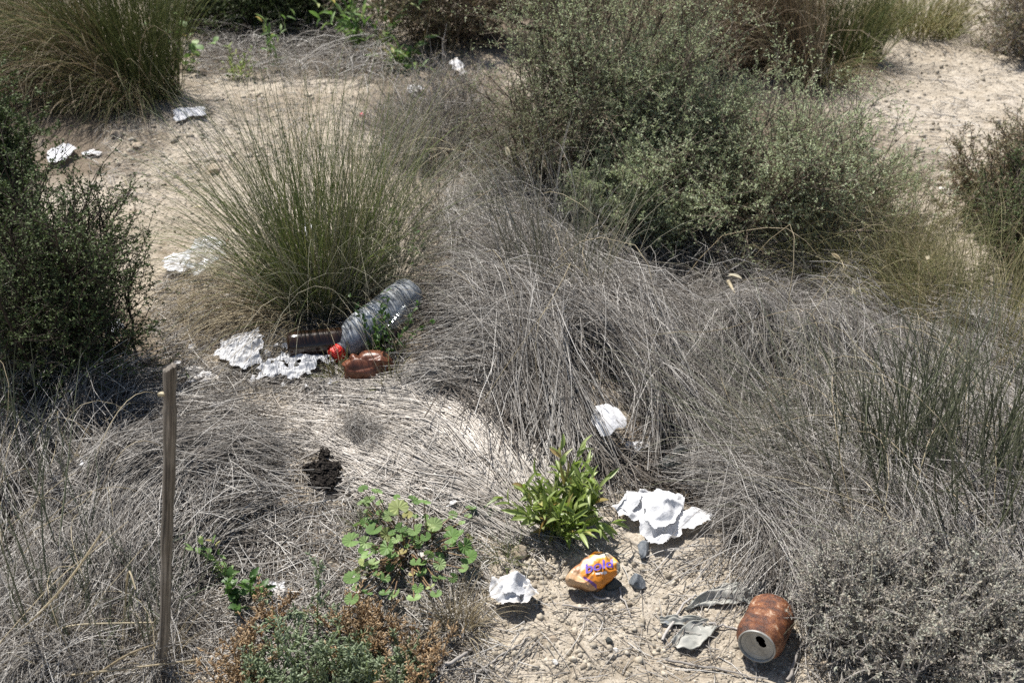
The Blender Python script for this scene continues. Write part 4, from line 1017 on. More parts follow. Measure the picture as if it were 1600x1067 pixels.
GT = 'white tissues and paper scraps'
sheet('crumpled_tissue', 'largest crumpled white tissue, right of the lime plant', 'tissue', [(955, 812), (975, 785), (1005, 780), (1030, 785), (1060, 792), (1075, 810), (1108, 812), (1112, 835), (1085, 842), (1068, 838), (1045, 858), (1015, 860), (1002, 850), (998, 832), (970, 825)], M['tissue'], .028, 24, .003, seed=3, group=GT)
sheet('crumpled_tissue', 'rounded white tissue disc standing behind the lime plant', 'tissue', [(921, 700), (926, 676), (945, 668), (964, 674), (977, 694), (974, 714), (950, 722), (935, 718)], M['tissue'], .010, 20, .040, seed=4, edge=.05, group=GT, dome=.02)
sheet('crumpled_tissue', 'small white shred right of the tissue disc', 'tissue', [(975, 712), (985, 702), (1005, 698), (1022, 704), (1015, 712), (1000, 712), (985, 722)], M['tissue'], .014, 40, .004, seed=5, group=GT)
sheet('crumpled_tissue', 'crumpled tissue left of the orange can on the clay', 'tissue', [(770, 945), (775, 922), (795, 910), (815, 918), (838, 934), (842, 952), (822, 962), (790, 968), (775, 958)], M['tissue_dirty'], .026, 32, .003, seed=6, group=GT)
sheet('crumpled_tissue', 'bright folded tissue left of the brown glass bottle', 'tissue', [(338, 568), (348, 545), (372, 532), (404, 526), (414, 548), (402, 565), (412, 580), (385, 590), (362, 582)], M['tissue'], .026, 26, .003, seed=7, group=GT)
sheet('crumpled_tissue', 'shredded white tissue in front of the brown glass bottle', 'tissue', [(400, 588), (430, 572), (450, 550), (470, 548), (500, 560), (520, 562), (515, 578), (500, 592), (470, 602), (440, 598), (405, 600)], M['tissue'], .020, 38, .003, seed=8, edge=.3, holes=.28, group=GT)
sheet('crumpled_tissue', 'shaded flat tissue remains just right of the stake top', 'tissue', [(280, 580), (310, 578), (345, 590), (350, 602), (320, 605), (290, 600)], M['tissue_dirty'], .010, 40, .002, seed=9, edge=.3, holes=.3, group=GT)
sheet('crumpled_tissue', 'folded white paper in shade at the foot of the dark shrub', 'paper', [(100, 596), (118, 582), (152, 575), (165, 588), (150, 600), (125, 606)], M['label_paper'], .018, 12, .01, seed=10, edge=.03, group=GT)
sheet('crumpled_tissue', 'small crumpled white wad inside the shade of the dark shrub', 'paper', [(172, 555), (175, 535), (185, 527), (195, 535), (200, 552), (185, 560)], M['label_paper'], .02, 30, .01, seed=11, group=GT, dome=.03)
sheet('crumpled_tissue', 'white tissue by the left shrub at the edge of the clearing', 'tissue', [(74, 240), (100, 230), (124, 244), (105, 258), (92, 264), (78, 262)], M['tissue'], .014, 18, .006, seed=12, edge=.1, group=GT)
sheet('crumpled_tissue', 'thin dirty tissue strip beside the left shrub tissue', 'tissue', [(126, 242), (145, 237), (158, 240), (150, 247), (130, 247)], M['tissue_dirty'], .008, 30, .002, seed=13, group=GT)
sheet('crumpled_tissue', 'crumpled white paper on bare clay by the leaning tussock', 'paper', [(270, 182), (285, 176), (305, 178), (322, 176), (324, 188), (300, 193), (276, 195)], M['tissue'], .016, 24, .004, seed=14, group=GT)
sheet('crumpled_tissue', 'ragged white scrap in the twigs behind the green tussock', 'paper', [(700, 112), (715, 108), (728, 128), (722, 134), (706, 122)], M['tissue_dirty'], .02, 26, .02, seed=15, group=GT)
sheet('crumpled_tissue', 'flat pale scrap left of the ragged scrap in the twigs', 'paper', [(635, 142), (650, 138), (662, 146), (655, 152), (638, 152)], M['tissue_dirty'], .01, 26, .01, seed=16, group=GT)
sheet('crumpled_tissue', 'white tissue beside the cloudy plastic bag', 'tissue', [(256, 420), (264, 407), (290, 405), (300, 412), (295, 432), (275, 438), (260, 434)], M['tissue'], .018, 28, .004, seed=17, group=GT)
sheet('crumpled_tissue', 'bit of white tissue between the tussock and brown bottle', 'tissue', [(463, 502), (475, 494), (492, 496), (488, 506), (470, 507)], M['tissue'], .012, 34, .004, seed=18, group=GT)
sheet('crumpled_tissue', 'pale flat flake on the ground right of the toothed weed', 'tissue', [(415, 925), (425, 912), (440, 915), (445, 932), (430, 938)], M['tissue_dirty'], .006, 30, .003, seed=19, group=GT)
sheet('crumpled_tissue', 'tiny tissue bit half buried in the straw heap', 'tissue', [(132, 762), (140, 752), (152, 754), (148, 768), (138, 772)], M['tissue_dirty'], .01, 34, .035, seed=21, group=GT)
sheet('crumpled_tissue', 'white tissue shown through the middle of the green tussock', 'tissue', [(468, 380), (475, 352), (488, 358), (486, 384)], M['tissue'], .012, 30, .01, seed=22, group=GT)
sheet('plastic_bag', 'crumpled cloudy clear plastic bag left of the green tussock', 'plastic bag', [(284, 436), (292, 412), (318, 398), (345, 390), (360, 402), (358, 425), (335, 440), (305, 452)], M['bag'], .035, 16, .006, seed=20, edge=.04, dome=.03)

def fold_over(owner_label, poly, seed, lift=.010, amp=.018):
    """a folded-over layer of the same tissue, its part"""
    o = [q for q in bpy.data.objects if q.get('label') == owner_label][0]
    sheet('folded_layer', None, None, poly, M['tissue'], amp, 26, lift, seed=seed, edge=.08, parent=o)


fold_over('largest crumpled white tissue, right of the lime plant', [(1000, 795), (1030, 790), (1062, 800), (1066, 822), (1050, 842), (1020, 850), (1003, 832)], 101, .016, .022)
fold_over('largest crumpled white tissue, right of the lime plant', [(965, 812), (985, 790), (1008, 790), (1000, 806), (984, 822)], 102, .012)
fold_over('crumpled tissue left of the orange can on the clay', [(785, 940), (795, 918), (815, 922), (828, 940), (812, 956), (792, 956)], 103, .014)
fold_over('bright folded tissue left of the brown glass bottle', [(355, 560), (365, 540), (395, 534), (402, 548), (388, 562), (368, 572)], 104, .012)

# small loose shreds of tissue
SHR = [(325, 595), (345, 560), (418, 560), (428, 545), (440, 610), (480, 612), (300, 548), (395, 600), (708, 793), (636, 600), (196, 866), (208, 868), (1075, 775), (460, 540), (283, 572), (512, 606)]
for i, (a, b_) in enumerate(SHR):
    w = 7 if i not in (8,) else 11
    sheet('tissue_shred', ['tissue shred near the shredded tissue', 'pale scrap'][0] if False else 'small torn white shred lying in the straw', 'tissue shred', [(a - w, b_ + 2), (a - 2, b_ - w * .7), (a + w, b_ - 2), (a + w * .5, b_ + w * .6), (a - w * .6, b_ + w * .6)], M['tissue_dirty'], .008, 50, .004, .0018, seed=60 + i, edge=.2, group='small white shreds')

# grey knitted cloth, three folded strips
b = at(1120, 960); T = thing('knitted_cloth', 'torn grey knitted cloth lying flat left of the rusty can', 'cloth', b)


def strip(name, spine, width, folds, h, T, seed, rim=0.0):
    """a cloth strip along a spine of picture points, folded lengthwise: its own folds run along it"""
    sp = np.array([at(a, b_) for a, b_ in spine]); t = np.linspace(0, 1, 90); tt = np.linspace(0, 1, len(sp)); P = np.stack([np.interp(t, tt, sp[:, i]) for i in range(3)], -1)
    for _ in range(12): P[1:-1] = (P[:-2] + 2 * P[1:-1] + P[2:]) / 4
    W = np.interp(t, np.linspace(0, 1, len(width)), width); D = norm(np.gradient(P[:, :2], axis=0)); Nn = np.stack([-D[:, 1], D[:, 0]], -1)
    m = 44; u = np.linspace(-1, 1, m); Ug, Tg = np.meshgrid(u, t); w_ = W[:, None] * (1 + .16 * vnoise(Tg * 7, Ug * .5, 1, seed))
    x = P[:, :1] + Nn[:, :1] * Ug * w_; y = P[:, 1:2] + Nn[:, 1:2] * Ug * w_
    ph_ = folds * PI * (Ug + .35 * vnoise(Tg * 4, Ug * .6, 1, seed + 2)) + seed
    z = Hm(x, y, False) + .003 + h * (.5 + .5 * np.sin(ph_)) ** 1.5 * (.55 + .45 * vnoise(Tg * 5 + 3, Ug, 1, seed + 4)) * (1 - .7 * np.abs(Ug) ** 4) + rim * np.abs(Ug) ** 3 * (1 + .4 * vnoise(Tg * 9, Ug, 1, seed + 6)) + .0025 * vnoise(x, y, 120, seed)
    I_ = np.arange(x.size).reshape(x.shape); acc = Acc(); acc.add(np.stack([x, y, z], -1), np.stack([I_[:-1, :-1], I_[:-1, 1:], I_[1:, 1:], I_[1:, :-1]], -1).reshape(-1, 4))
    o = acc.build(name, M['cloth'], T); md = o.modifiers.new('thickness', 'SOLIDIFY'); md.thickness = .0016; md.offset = 1


strip('long_strip', [(1072, 954), (1090, 944), (1120, 934), (1150, 929), (1180, 926), (1200, 925)], [.002, .009, .014, .017, .020, .014], 1.6, .012, T, 1)
strip('hem_strip', [(1160, 936), (1172, 940), (1184, 936), (1196, 930)], [.004, .009, .010, .006], 1.2, .008, T, 4, rim=.004)
strip('narrow_strip', [(1031, 973), (1045, 973), (1070, 973), (1100, 971)], [.004, .007, .006, .001], 1.0, .007, T, 2, rim=.004)
strip('loop_strip', [(1054, 1012), (1070, 1006), (1090, 995), (1112, 980)], [.007, .016, .018, .008], 1.3, .006, T, 3, rim=.005)



# ------------------------------------------------------------------ cans, bottle
def frame(axis_dir, roll=0.0):
    z = Vector(axis_dir).normalized(); x = Vector((0, 0, 1)).cross(z).normalized(); y = z.cross(x)
    m = Matrix((x, y, z)).transposed(); return (m.to_4x4() @ Matrix.Rotation(roll, 4, 'Z'))


def obj_local(name, acc, mat, parent, smooth=True):
    me = acc.mesh(name, mat, (0, 0, 0), smooth); o = bpy.data.objects.new(name, me); COL.objects.link(o); o.parent = parent; return o


def lathe(acc, prof, n=64, disp=None):
    prof = np.array(prof, float); a = np.arange(n) * 2 * PI / n; Rr = prof[:, 1][:, None] * np.ones(n)[None]; Zz = prof[:, 0][:, None] * np.ones(n)[None]
    A = a[None] * np.ones(len(prof))[:, None]
    X_, Y_ = Rr * np.cos(A), Rr * np.sin(A); V_ = np.stack([X_, Y_, Zz], -1)
    if disp is not None: V_ = disp(V_, A)
    I_ = np.arange(len(prof) * n).reshape(len(prof), n); J = np.roll(I_, -1, 1)
    acc.add(V_, np.stack([I_[:-1], J[:-1], J[1:], I_[1:]], -1).reshape(-1, 4)); return V_


def dense(prof, m=4):
    out = []
    for (z0, r0), (z1, r1) in zip(prof[:-1], prof[1:]):
        for k_ in range(m): out.append((z0 + (z1 - z0) * k_ / m, r0 + (r1 - r0) * k_ / m))
    out.append(prof[-1]); return out


# rusty can
p0 = flatz(1182, 1010, float(Hm(*flat(1178, 1025)[:2])) + .038); ax = Vector((.47, .88, -.04))
T = thing('drink_can', 'rusty brown drink can with grey lid and open hole, lying by the cloth', 'can', p0); T.matrix_world = Matrix.Translation(Vector(p0)) @ frame(ax, math.radians(200)) @ Matrix.Diagonal((.89, .89, .71, 1))


def dent(V_, A):
    z = V_[..., 2]; amt = np.clip((z - .006) / .02, 0, 1) * np.clip((.117 - z) / .01, 0, 1)
    n = .0022 * vnoise(A / (2 * PI) * 8 * .125 * 6, z, 1, 3) + .0016 * vnoise(np.cos(A) * 2 + 5, np.sin(A) * 2 + z * 60, 1, 5)
    n = n - .007 * np.exp(-((z - .07) / .016) ** 2 - ((((A - 2.6 + PI) % (2 * PI)) - PI) / .4) ** 2) + .003 * (crumple(A * .034, z, 38, 12) - .5)
    n = n - .006 * np.exp(-((z - .03) / .014) ** 2 - ((((A - 4.2 + PI) % (2 * PI)) - PI) / .45) ** 2)
    k_ = 1 + n * amt / .033; V_[..., 0] *= k_; V_[..., 1] *= k_; return V_


acc = Acc(); lathe(acc, dense([(.0012, .0268), (.004, .0272), (.008, .0295), (.014, .0325), (.020, .0342), (.035, .0350), (.06, .0352), (.09, .0348), (.102, .0338), (.110, .0305), (.116, .0262), (.119, .0235), (.118, .021), (.112, .012), (.110, .0005)], 5), 96, dent)
obj_local('body', acc, M['rust'], T)
acc = Acc(); lathe(acc, [(.004, .0272), (.0015, .0280), (-.0002, .0276), (-.0010, .0266), (-.0002, .0258), (.0035, .0250), (.0055, .0243)], 96); obj_local('rim', acc, M['lid_metal'], T)
nr_, na_ = 40, 120; rr = np.linspace(.0003, .0245, nr_); aa = np.arange(na_) * 2 * PI / na_; Rg, Ag = np.meshgrid(rr, aa, indexing='ij'); Xg, Yg = Rg * np.cos(Ag), Rg * np.sin(Ag)
Zg = .0048 + .0012 * np.clip((Rg - .021) / .002, 0, 1) * -1 + .0007 * np.exp(-((np.hypot(Xg, Yg) - .019) / .001) ** 2) - .0009 * np.exp(-(np.hypot(Xg, Yg + .002) / .0028) ** 2) - .0006 * np.exp(-((np.hypot((Xg) / .8, Yg - .010) - .007) / .0008) ** 2)
hole = ((Xg + .001) / .0068) ** 2 + ((Yg + .0115) / .0058) ** 2 < 1
hole |= ((Xg - .005) / .0055) ** 2 + ((Yg + .007) / .005) ** 2 < 1
I_ = np.arange(nr_ * na_).reshape(nr_, na_); J = np.roll(I_, -1, 1); keep = ~(hole | np.roll(hole, -1, 1))[:-1] & ~(hole | np.roll(hole, -1, 1))[1:]
Q_ = np.stack([I_[:-1], J[:-1], J[1:], I_[1:]], -1)[keep]; acc = Acc(); acc.add(np.stack([Xg, Yg, Zg], -1), Q_); obj_local('lid', acc, M['lid_metal'], T)

# orange printed crushed can
un = .0000775
OUTL = np.array([(150, 650), (300, 440), (430, 340), (560, 230), (800, 150), (950, 180), (1080, 270), (1170, 420), (1150, 520), (1030, 620), (900, 740), (740, 850), (600, 840), (430, 770), (230, 720)], float)
ctr = np.array([720., 500.]); rel = (OUTL - ctr) * [1, -1] * un
ang = np.arctan2(rel[:, 1], rel[:, 0]); rad = np.hypot(rel[:, 0], rel[:, 1]); o_ = np.argsort(ang); ang = np.concatenate([ang[o_] - 2 * PI, ang[o_], ang[o_] + 2 * PI]); rad = np.tile(rad[o_], 3)
nphi, nrho = 160, 60
ph = np.linspace(-PI, PI, nphi, endpoint=False); Ro = np.interp(ph, ang, rad); Ro = (np.roll(Ro, 1) + 2 * Ro + np.roll(Ro, -1)) / 4
el = np.linspace(.001, PI - .001, nrho); E_, PH = np.meshgrid(el, ph, indexing='ij'); Rr = np.sin(E_) ** .72 * Ro[None]; xl, yl = Rr * np.cos(PH), Rr * np.sin(PH)
zl = .016 * np.cos(E_) * (1 - .35 * np.clip(-xl / .045, 0, 1)); fr_ = crumple(xl + 3, yl + 2, 48, 79) + .35 * crumple(xl + 3, yl + 2, 110, 80) - .15; zl = zl + (.028 * (fr_ - .6)) * np.sign(np.cos(E_)) * np.sin(E_) ** .5 * np.clip(.3 + np.abs(xl + yl * .3) / .030, 0, 1)
Xa = Vector((1, 0, .06)).normalized(); Na = Vector((.10, -.52, .85)).normalized(); Ya = Na.cross(Xa).normalized(); Na = Xa.cross(Ya).normalized(); Mx = Matrix((Xa, Ya, Na)).transposed().to_4x4()
pc = flatz(931, 893, float(Hm(*flat(931, 905)[:2])) + .026)
T = thing('drink_can', 'crushed orange and yellow drink can with purple lettering', 'can', pc); T.matrix_world = Matrix.Translation(Vector(pc)) @ Mx
V_ = np.stack([xl, yl, zl], -1); I_ = np.arange(nphi * nrho).reshape(nrho, nphi); J = np.roll(I_, -1, 1); Qc = np.stack([I_[:-1], I_[1:], J[1:], J[:-1]], -1).reshape(-1, 4)
acc = Acc(); acc.add(V_, Qc); body = obj_local('body', acc, M['print'], T)
xs, ys = xl.ravel(), yl.ravel(); n1 = vnoise(xs, ys + zl.ravel(), 110, 41); n2 = vnoise(xs, ys, 320, 42); n3 = vnoise(xs, ys, 55, 43)
org = np.array([.66, .23, .02]); yel = np.array([.72, .36, .05]); wh = np.array([.74, .66, .52]); rst = np.array([.36, .17, .08]); tan_ = np.array([.50, .36, .22]); pur = np.array([.15, .06, .26])
def lerp(c, d, f): return c * (1 - f[:, None]) + d * f[:, None]
col = np.tile(org, (len(xs), 1)); col = lerp(col, yel, np.clip((ys + .004) / .02 + .4 * n1, 0, 1))
bd = ys - .46 * xs - .0085; col = lerp(col, wh, np.clip(bd / .004 + 1.1 * n1, 0, 1)); col = lerp(col, yel, np.clip((bd - .010) / .004 + n1, 0, 1) * (xs > -.008)); col = lerp(col, rst, np.clip((bd - .009) / .004 + n1, 0, 1) * np.clip((-.004 - xs) / .006, 0, 1))
col = lerp(col, rst, np.clip((-xs - .024 + .4 * (ys)) / .008 + 1.0 * n1 + .4 * n2, 0, 1)); col = lerp(col, tan_, np.clip((-ys - .006 - .9 * (xs + .020)) / .006 + .8 * n2, 0, 1) * .8)
col = lerp(col, pur, ((np.abs(ys + .0195 + .75 * (xs + .006)) < .0022) & (xs > -.018) & (xs < .0)).astype(float)); col = lerp(col, rst, np.clip((n1 - .62) * 6, 0, 1) * .7)
col = lerp(col, np.array([.62, .60, .50]), np.clip((xs - .0285) / .002, 0, 1) * (ys < .01)); col = lerp(col, rst * .6, (zl.ravel() < -.002).astype(float))
ca = body.data.color_attributes.new('print', 'FLOAT_COLOR', 'POINT'); ca.data.foreach_set('color', np.concatenate([np.clip(col, 0, 1), np.ones((len(col), 1))], 1).astype(np.float32).ravel())
bvh = BVHTree.FromPolygons([tuple(v) for v in V_.reshape(-1, 3)], [tuple(int(i) for i in q) for q in Qc])


def lettering(name, txt, x0, y0, size, rot, offs, mat, parent, fat=0.0, shear=0.0, widen=1.0):
    cu = bpy.data.curves.new(name, 'FONT'); cu.body = txt; cu.size = size; cu.offset = fat; cu.shear = shear; cu.resolution_u = 6
    ob = bpy.data.objects.new(name, cu); COL.objects.link(ob); bpy.context.view_layer.update(); me = bpy.data.meshes.new_from_object(ob.evaluated_get(bpy.context.evaluated_depsgraph_get()))
    bpy.data.objects.remove(ob); bm = bmesh.new(); bm.from_mesh(me); bmesh.ops.triangulate(bm, faces=bm.faces[:])
    for _ in range(3):
        es = [e for e in bm.edges if e.calc_length() > .0008]
        if es: bmesh.ops.subdivide_edges(bm, edges=es, cuts=1); bmesh.ops.triangulate(bm, faces=bm.faces[:])
    c, s = math.cos(rot), math.sin(rot)
    for v in bm.verts:
        x, y = v.co.x * widen, v.co.y; X_, Y_ = x0 + x * c - y * s, y0 + x * s + y * c
        h = bvh.ray_cast(Vector((X_, Y_, .2)), Vector((0, 0, -1)))
        v.co = (X_, Y_, (h[0].z if h[0] else 0) + offs)
    bm.to_mesh(me); bm.free(); me.materials.clear(); me.materials.append(mat); me.name = name
    o = bpy.data.objects.new(name, me); COL.objects.link(o); o.parent = parent; return o


lettering('purple_lettering', 'bold', -.0155, -.0065, .0185, math.radians(12), .0018, M['purple'], T, fat=.0004, shear=.2, widen=1.25)
lettering('white_lettering', 'naranja', -.001, -.0092, .0050, math.radians(8), .0013, M['white_print'], T, fat=.00025, widen=1.1)

# clear bottle with red cap
zb = float(Hm(*flat(560, 540)[:2])); q0 = flatz(521, 557, float(Hm(*flat(521, 565)[:2])) + .020); q1 = flatz(643, 452, zb + .065)
ax = Vector(q1 - q0); Lb = ax.length; sc_ = Lb / .33
T = thing('plastic_bottle', 'crumpled clear plastic bottle with red cap lying under the green tussock', 'bottle', q0); T.matrix_world = Matrix.Translation(Vector(q0)) @ frame(ax)


def crush(V_, A):
    z = V_[..., 2]; n = .6 * vnoise(np.cos(A) * 1.2 + 3, np.sin(A) * 1.2 + z * 9, 1, 7) + .4 * (crumple(A * .035, z, 22, 5) - .5)
    am = np.clip((z - .06) / .05, 0, 1); f = 1 + n * am * .17 ; V_[..., 0] *= f; V_[..., 1] *= f; V_[..., 1] *= (1 - .12 * am)
    return V_


acc = Acc(); lathe(acc, dense([(.012 * sc_, .0125), (.03 * sc_, .0130), (.032 * sc_, .015), (.036 * sc_, .0135), (.05 * sc_, .020), (.075 * sc_, .030), (.10 * sc_, .037), (.13 * sc_, .0385), (.20 * sc_, .038), (.28 * sc_, .0385), (.31 * sc_, .037), (.325 * sc_, .032), (.33 * sc_, .02), (.322 * sc_, .006), (.32 * sc_, .0005)], 34), 150, crush)
obj_local('body', acc, M['clear'], T)


def ribs(V_, A):
    f = 1 + .035 * np.sign(np.sin(A * 30)) * (V_[..., 2] > .001) * (V_[..., 2] < .013); V_[..., 0] *= f; V_[..., 1] *= f; return V_


acc = Acc(); lathe(acc, [(-.0015, .0002), (-.0015, .010), (-.0012, .0130), (.0002, .0142), (.002, .0145), (.006, .0145), (.012, .0145), (.0135, .0146), (.014, .0152), (.018, .0152), (.0182, .0130)], 120, ribs); o = obj_local('cap', acc, M['cap_red'], T)

# brown glass bottle half hidden + clear plastic scrap
q0 = flatz(450, 540, float(Hm(*flat(450, 545)[:2])) + .022); q1 = flatz(535, 532, float(Hm(*flat(535, 540)[:2])) + .022); ax = Vector(q1 - q0)
T = thing('glass_bottle', 'dark brown glass bottle half hidden in grass left of the red cap', 'bottle', q0); T.matrix_world = Matrix.Translation(Vector(q0)) @ frame(ax); Lg = ax.length
acc = Acc(); lathe(acc, dense([(.004, .0005), (.002, .015), (0, .019), (.003, .023), (.01, .025), (Lg * .5, .025), (Lg, .025), (Lg + .02, .022), (Lg + .045, .014), (Lg + .08, .0115), (Lg + .095, .0125), (Lg + .1, .011)], 3), 48); obj_local('body', acc, M['brown_glass'], T)
sheet('plastic_scrap', 'small clear plastic scrap left of the red bottle cap', 'plastic scrap', [(500, 552), (506, 540), (516, 538), (520, 552), (510, 560)], M['bag'], .016, 20, .02, seed=44, edge=.02)


# crushed brown tin
def lump(name, label, cat, px, py, size, mat, seed, sub=5, amp=.22, fq=2.2, facet=0.0, zoff=.35, group=None, rot=0.0, smooth=True):
    V_, T_ = ico(sub); r = np.random.default_rng(seed); o3 = r.uniform(0, 9, 3)
    q = V_ * fq + o3; n = vnoise(q[:, 0] + q[:, 2] * .7, q[:, 1] - q[:, 2] * .6, 1, seed) + .45 * vnoise(q[:, 0] - q[:, 2], q[:, 1] + q[:, 2] * .8, 2.1, seed + 1) + .2 * vnoise(q[:, 0] - q[:, 1], q[:, 2] + q[:, 1] * .5, 5, seed + 2)
    V_ = V_ * (1 + amp * n)[:, None]
    if facet:
        for _ in range(9):
            nn = norm(r.normal(size=3)); dd = V_ @ nn; lim = r.uniform(.55, .85); ex_ = np.maximum(dd - lim, 0); V_ = V_ - facet * ex_[:, None] * nn
    c, s = math.cos(rot), math.sin(rot); V_ = V_ * np.array(size); V_ = np.stack([V_[:, 0] * c - V_[:, 1] * s, V_[:, 0] * s + V_[:, 1] * c, V_[:, 2]], -1)
    b_ = at(px, py); V_ = V_ + b_ + [0, 0, size[2] * zoff]
    acc = Acc(); acc.add(V_, None, T_, np.full(len(V_), r.random())); o = acc.build(name, mat, None, tuple(float(v) for v in b_), smooth); return tag(o, label, cat, group)


pc = at(577, 590); T = thing('crushed_tin', 'crushed red brown drink tin in front of the clear bottle', 'can', pc)
V_, T_ = ico(6); cr = crumple(V_[:, 0] * .05 + 1, V_[:, 1] * .02 + V_[:, 2] * .05, 34, 93); V_ = np.sign(V_) * np.abs(V_) ** [.6, .9, .8]; V_ = V_ * (.62 + .5 * cr)[:, None]; V_ = V_ * [.050, .030, .038] + pc + [0, .0, .022]
acc = Acc(); acc.add(V_, None, T_); acc.build('body', M['rust_smooth'], T)
ca_ = pc + np.array([.036, -.008, .020]); aa = np.arange(40) * 2 * PI / 40; ring = np.stack([ca_[0] + .008 * np.cos(aa) * .5, ca_[1] + .022 * np.cos(aa) * .6, ca_[2] + .020 * np.sin(aa)], -1)
acc = Acc(); strands(acc, np.concatenate([ring, ring[:1]])[None], np.array([.0011]), sides=5, taper=1); acc.build('rim', M['lid_metal'], T)

# dung, stones
Vi, Ti = ico(2); acc = Acc(); b = at(505, 752)
for cx_, cy_, n, r in ((500, 745, 60, .022), (520, 742, 36, .014), (512, 768, 40, .015), (488, 745, 20, .012), (508, 722, 14, .009), (495, 765, 12, .012), (520, 758, 26, .012)):
    c = at(cx_, cy_)
    for _ in range(n * 4):
        u = norm(rng.normal(size=3)) * rng.random() ** .4 * r; s_ = U(.0012, .0032); dd = 1 + .3 * rng.normal(size=(len(Vi), 1)); p = c + u * [1, 1, .55]; p[2] = abs(p[2] - c[2]) + float(Hm(p[0], p[1])) + .010 + .006 * rng.random()
        acc.add(p + Vi * dd * s_ * U(.7, 1.3, 3), None, Ti, np.full(len(Vi), rng.random()))
o = acc.build('dung_heap', M['dung'], None, tuple(float(v) for v in b), False); tag(o, 'black crumbly dung heap on the reeds behind the mallow', 'dung')
lump('grey_lump', 'smooth dark grey two lobed lump in the hollow behind the tissues', 'stone', 1048, 742, (.020, .016, .020), M['stone_dark'], 5, amp=.08, zoff=.8)
lump('grey_lump', 'darker round lump leaning on the two lobed lump', 'stone', 1062, 732, (.016, .010, .024), M['stone_dark'], 8, amp=.08, zoff=.9)
GS = 'stones on the ground'
for a in (('blue grey stone at the lower tip of the large tissue', 1005, 863, (.018, .011, .009), 'stone_blue', 11), ('blue grey stone right of the orange can', 996, 915, (.013, .010, .013), 'stone_blue', 12), ('tan rounded stone behind the small fine grass tuft', 812, 868, (.014, .013, .013), 'stone_tan', 13),
          ('small blue grey stone left of the cloth', 1040, 975, (.006, .006, .004), 'stone_blue', 14), ('flat tan stone near the leaning tussock', 182, 212, (.022, .015, .012), 'stone_tan', 15), ('flat grey stone in the clearing', 216, 228, (.022, .014, .006), 'stone_tan', 16),
          ('pale clod in the clearing near the green tussock', 335, 268, (.03, .02, .012), 'stone_tan', 17), ('white stone on the path edge by the yellow grass', 1475, 302, (.018, .014, .013), 'stone_white', 18), ('white quartz pebble on the bottom clay', 868, 1035, (.0055, .004, .003), 'stone_white', 19),
          ('brown snail sized stone on the bottom clay', 952, 1003, (.006, .005, .005), 'stone_dark', 20), ('round clod on the clay left of the brown stone', 864, 1000, (.007, .006, .005), 'stone_tan', 21), ('white pebble beside the round clod', 961, 1016, (.004, .003, .003), 'stone_white', 22),
          ('small white stone in the mallow shade', 660, 873, (.012, .010, .007), 'stone_white', 23), ('whitish stone under the mallow right side', 712, 895, (.010, .008, .006), 'stone_white', 24), ('pale stone in the straw heap left of stake', 200, 868, (.011, .008, .007), 'stone_white', 25),
          ('dark flat stone in the hollow by the thyme', 1290, 1040, (.012, .009, .006), 'stone_tan', 26), ('reddish dark clod under the orange can', 955, 918, (.016, .009, .010), 'stone_dark', 27), ('yellow tan clod in the straw left of the dung', 440, 790, (.016, .012, .008), 'stone_tan', 28)):
    lump('stone', a[0], 'stone', a[1], a[2], a[3], M[a[4]], a[5], 4, .18, 1.6, .9, .45, GS, rot=U(0, 3), smooth=True)
lump('pink_scrap', 'tiny pink scrap in the grass behind the green tussock', 'scrap', 566, 190, (.008, .006, .006), M['pink'], 30, 3, .4, zoff=3)
tube_obj('dry_leaf', [at(350, 385, .01), at(358, 372, .02)], .004, .002, M['bark_scrap'], 'curled brown dry leaf above the plastic bag', 'leaf')
tube_obj('dry_leaf', [flatz(1138, 440, .12), flatz(1148, 458, .12)], .004, .002, M['straw_tan'], 'curled tan leaf caught in the dark hollow grass', 'leaf')

# gravel: thousands of tiny grains and clods
Vi, Ti = ico(1); acc = Acc()
def pebbles(poly, n, s):
    q = poly_sample(poly, n); p = at(q[:, 0], q[:, 1]); sz = np.exp(U(math.log(s[0]), math.log(s[1]), n)); V_ = Vi[None] * (1 + .28 * rng.normal(size=(n, len(Vi), 1))) * sz[:, None, None] * U(.6, 1.3, (n, 1, 3)) + p[:, None] + [0, 0, .0]
    acc.add(V_, None, (Ti[None] + (np.arange(n) * len(Vi))[:, None, None]).reshape(-1, 3), np.repeat(rng.random(n), len(Vi)))
pebbles([(700, 1067), (780, 900), (900, 850), (1200, 880), (1340, 1067)], 4200, (.0005, .0022)); pebbles([(780, 880), (840, 840), (900, 870), (860, 900), (790, 910)], 500, (.001, .0045)); pebbles([(350, 1067), (330, 900), (420, 760), (760, 830), (760, 1067)], 2200, (.0006, .0024))
pebbles([(150, 340), (200, 150), (560, 130), (560, 250), (260, 400)], 2200, (.001, .004)); pebbles([(1260, 110), (1600, 20), (1600, 200), (1480, 340), (1300, 240)], 2200, (.001, .004)); pebbles([(700, 1067), (1340, 1067), (1200, 880), (850, 900)], 120, (.002, .0045))
pebbles([(1240, 960), (1340, 960), (1360, 1067), (1220, 1067)], 600, (.0008, .004)); pebbles([(560, 680), (760, 660), (800, 760), (620, 720)], 700, (.0005, .002))
pebbles([(760, 900), (850, 840), (960, 860), (1180, 900), (1180, 980), (900, 1067), (720, 1067)], 160, (.003, .0065))
pebbles([(1280, 110), (1600, 40), (1600, 180), (1480, 330), (1320, 200)], 160, (.004, .010))
pebbles([(160, 330), (200, 160), (540, 140), (420, 250)], 160, (.004, .010))
one('gravel', acc, M['pebble'], 'fine grit, crumbs and small clods on the clay', 'gravel', 'stuff')

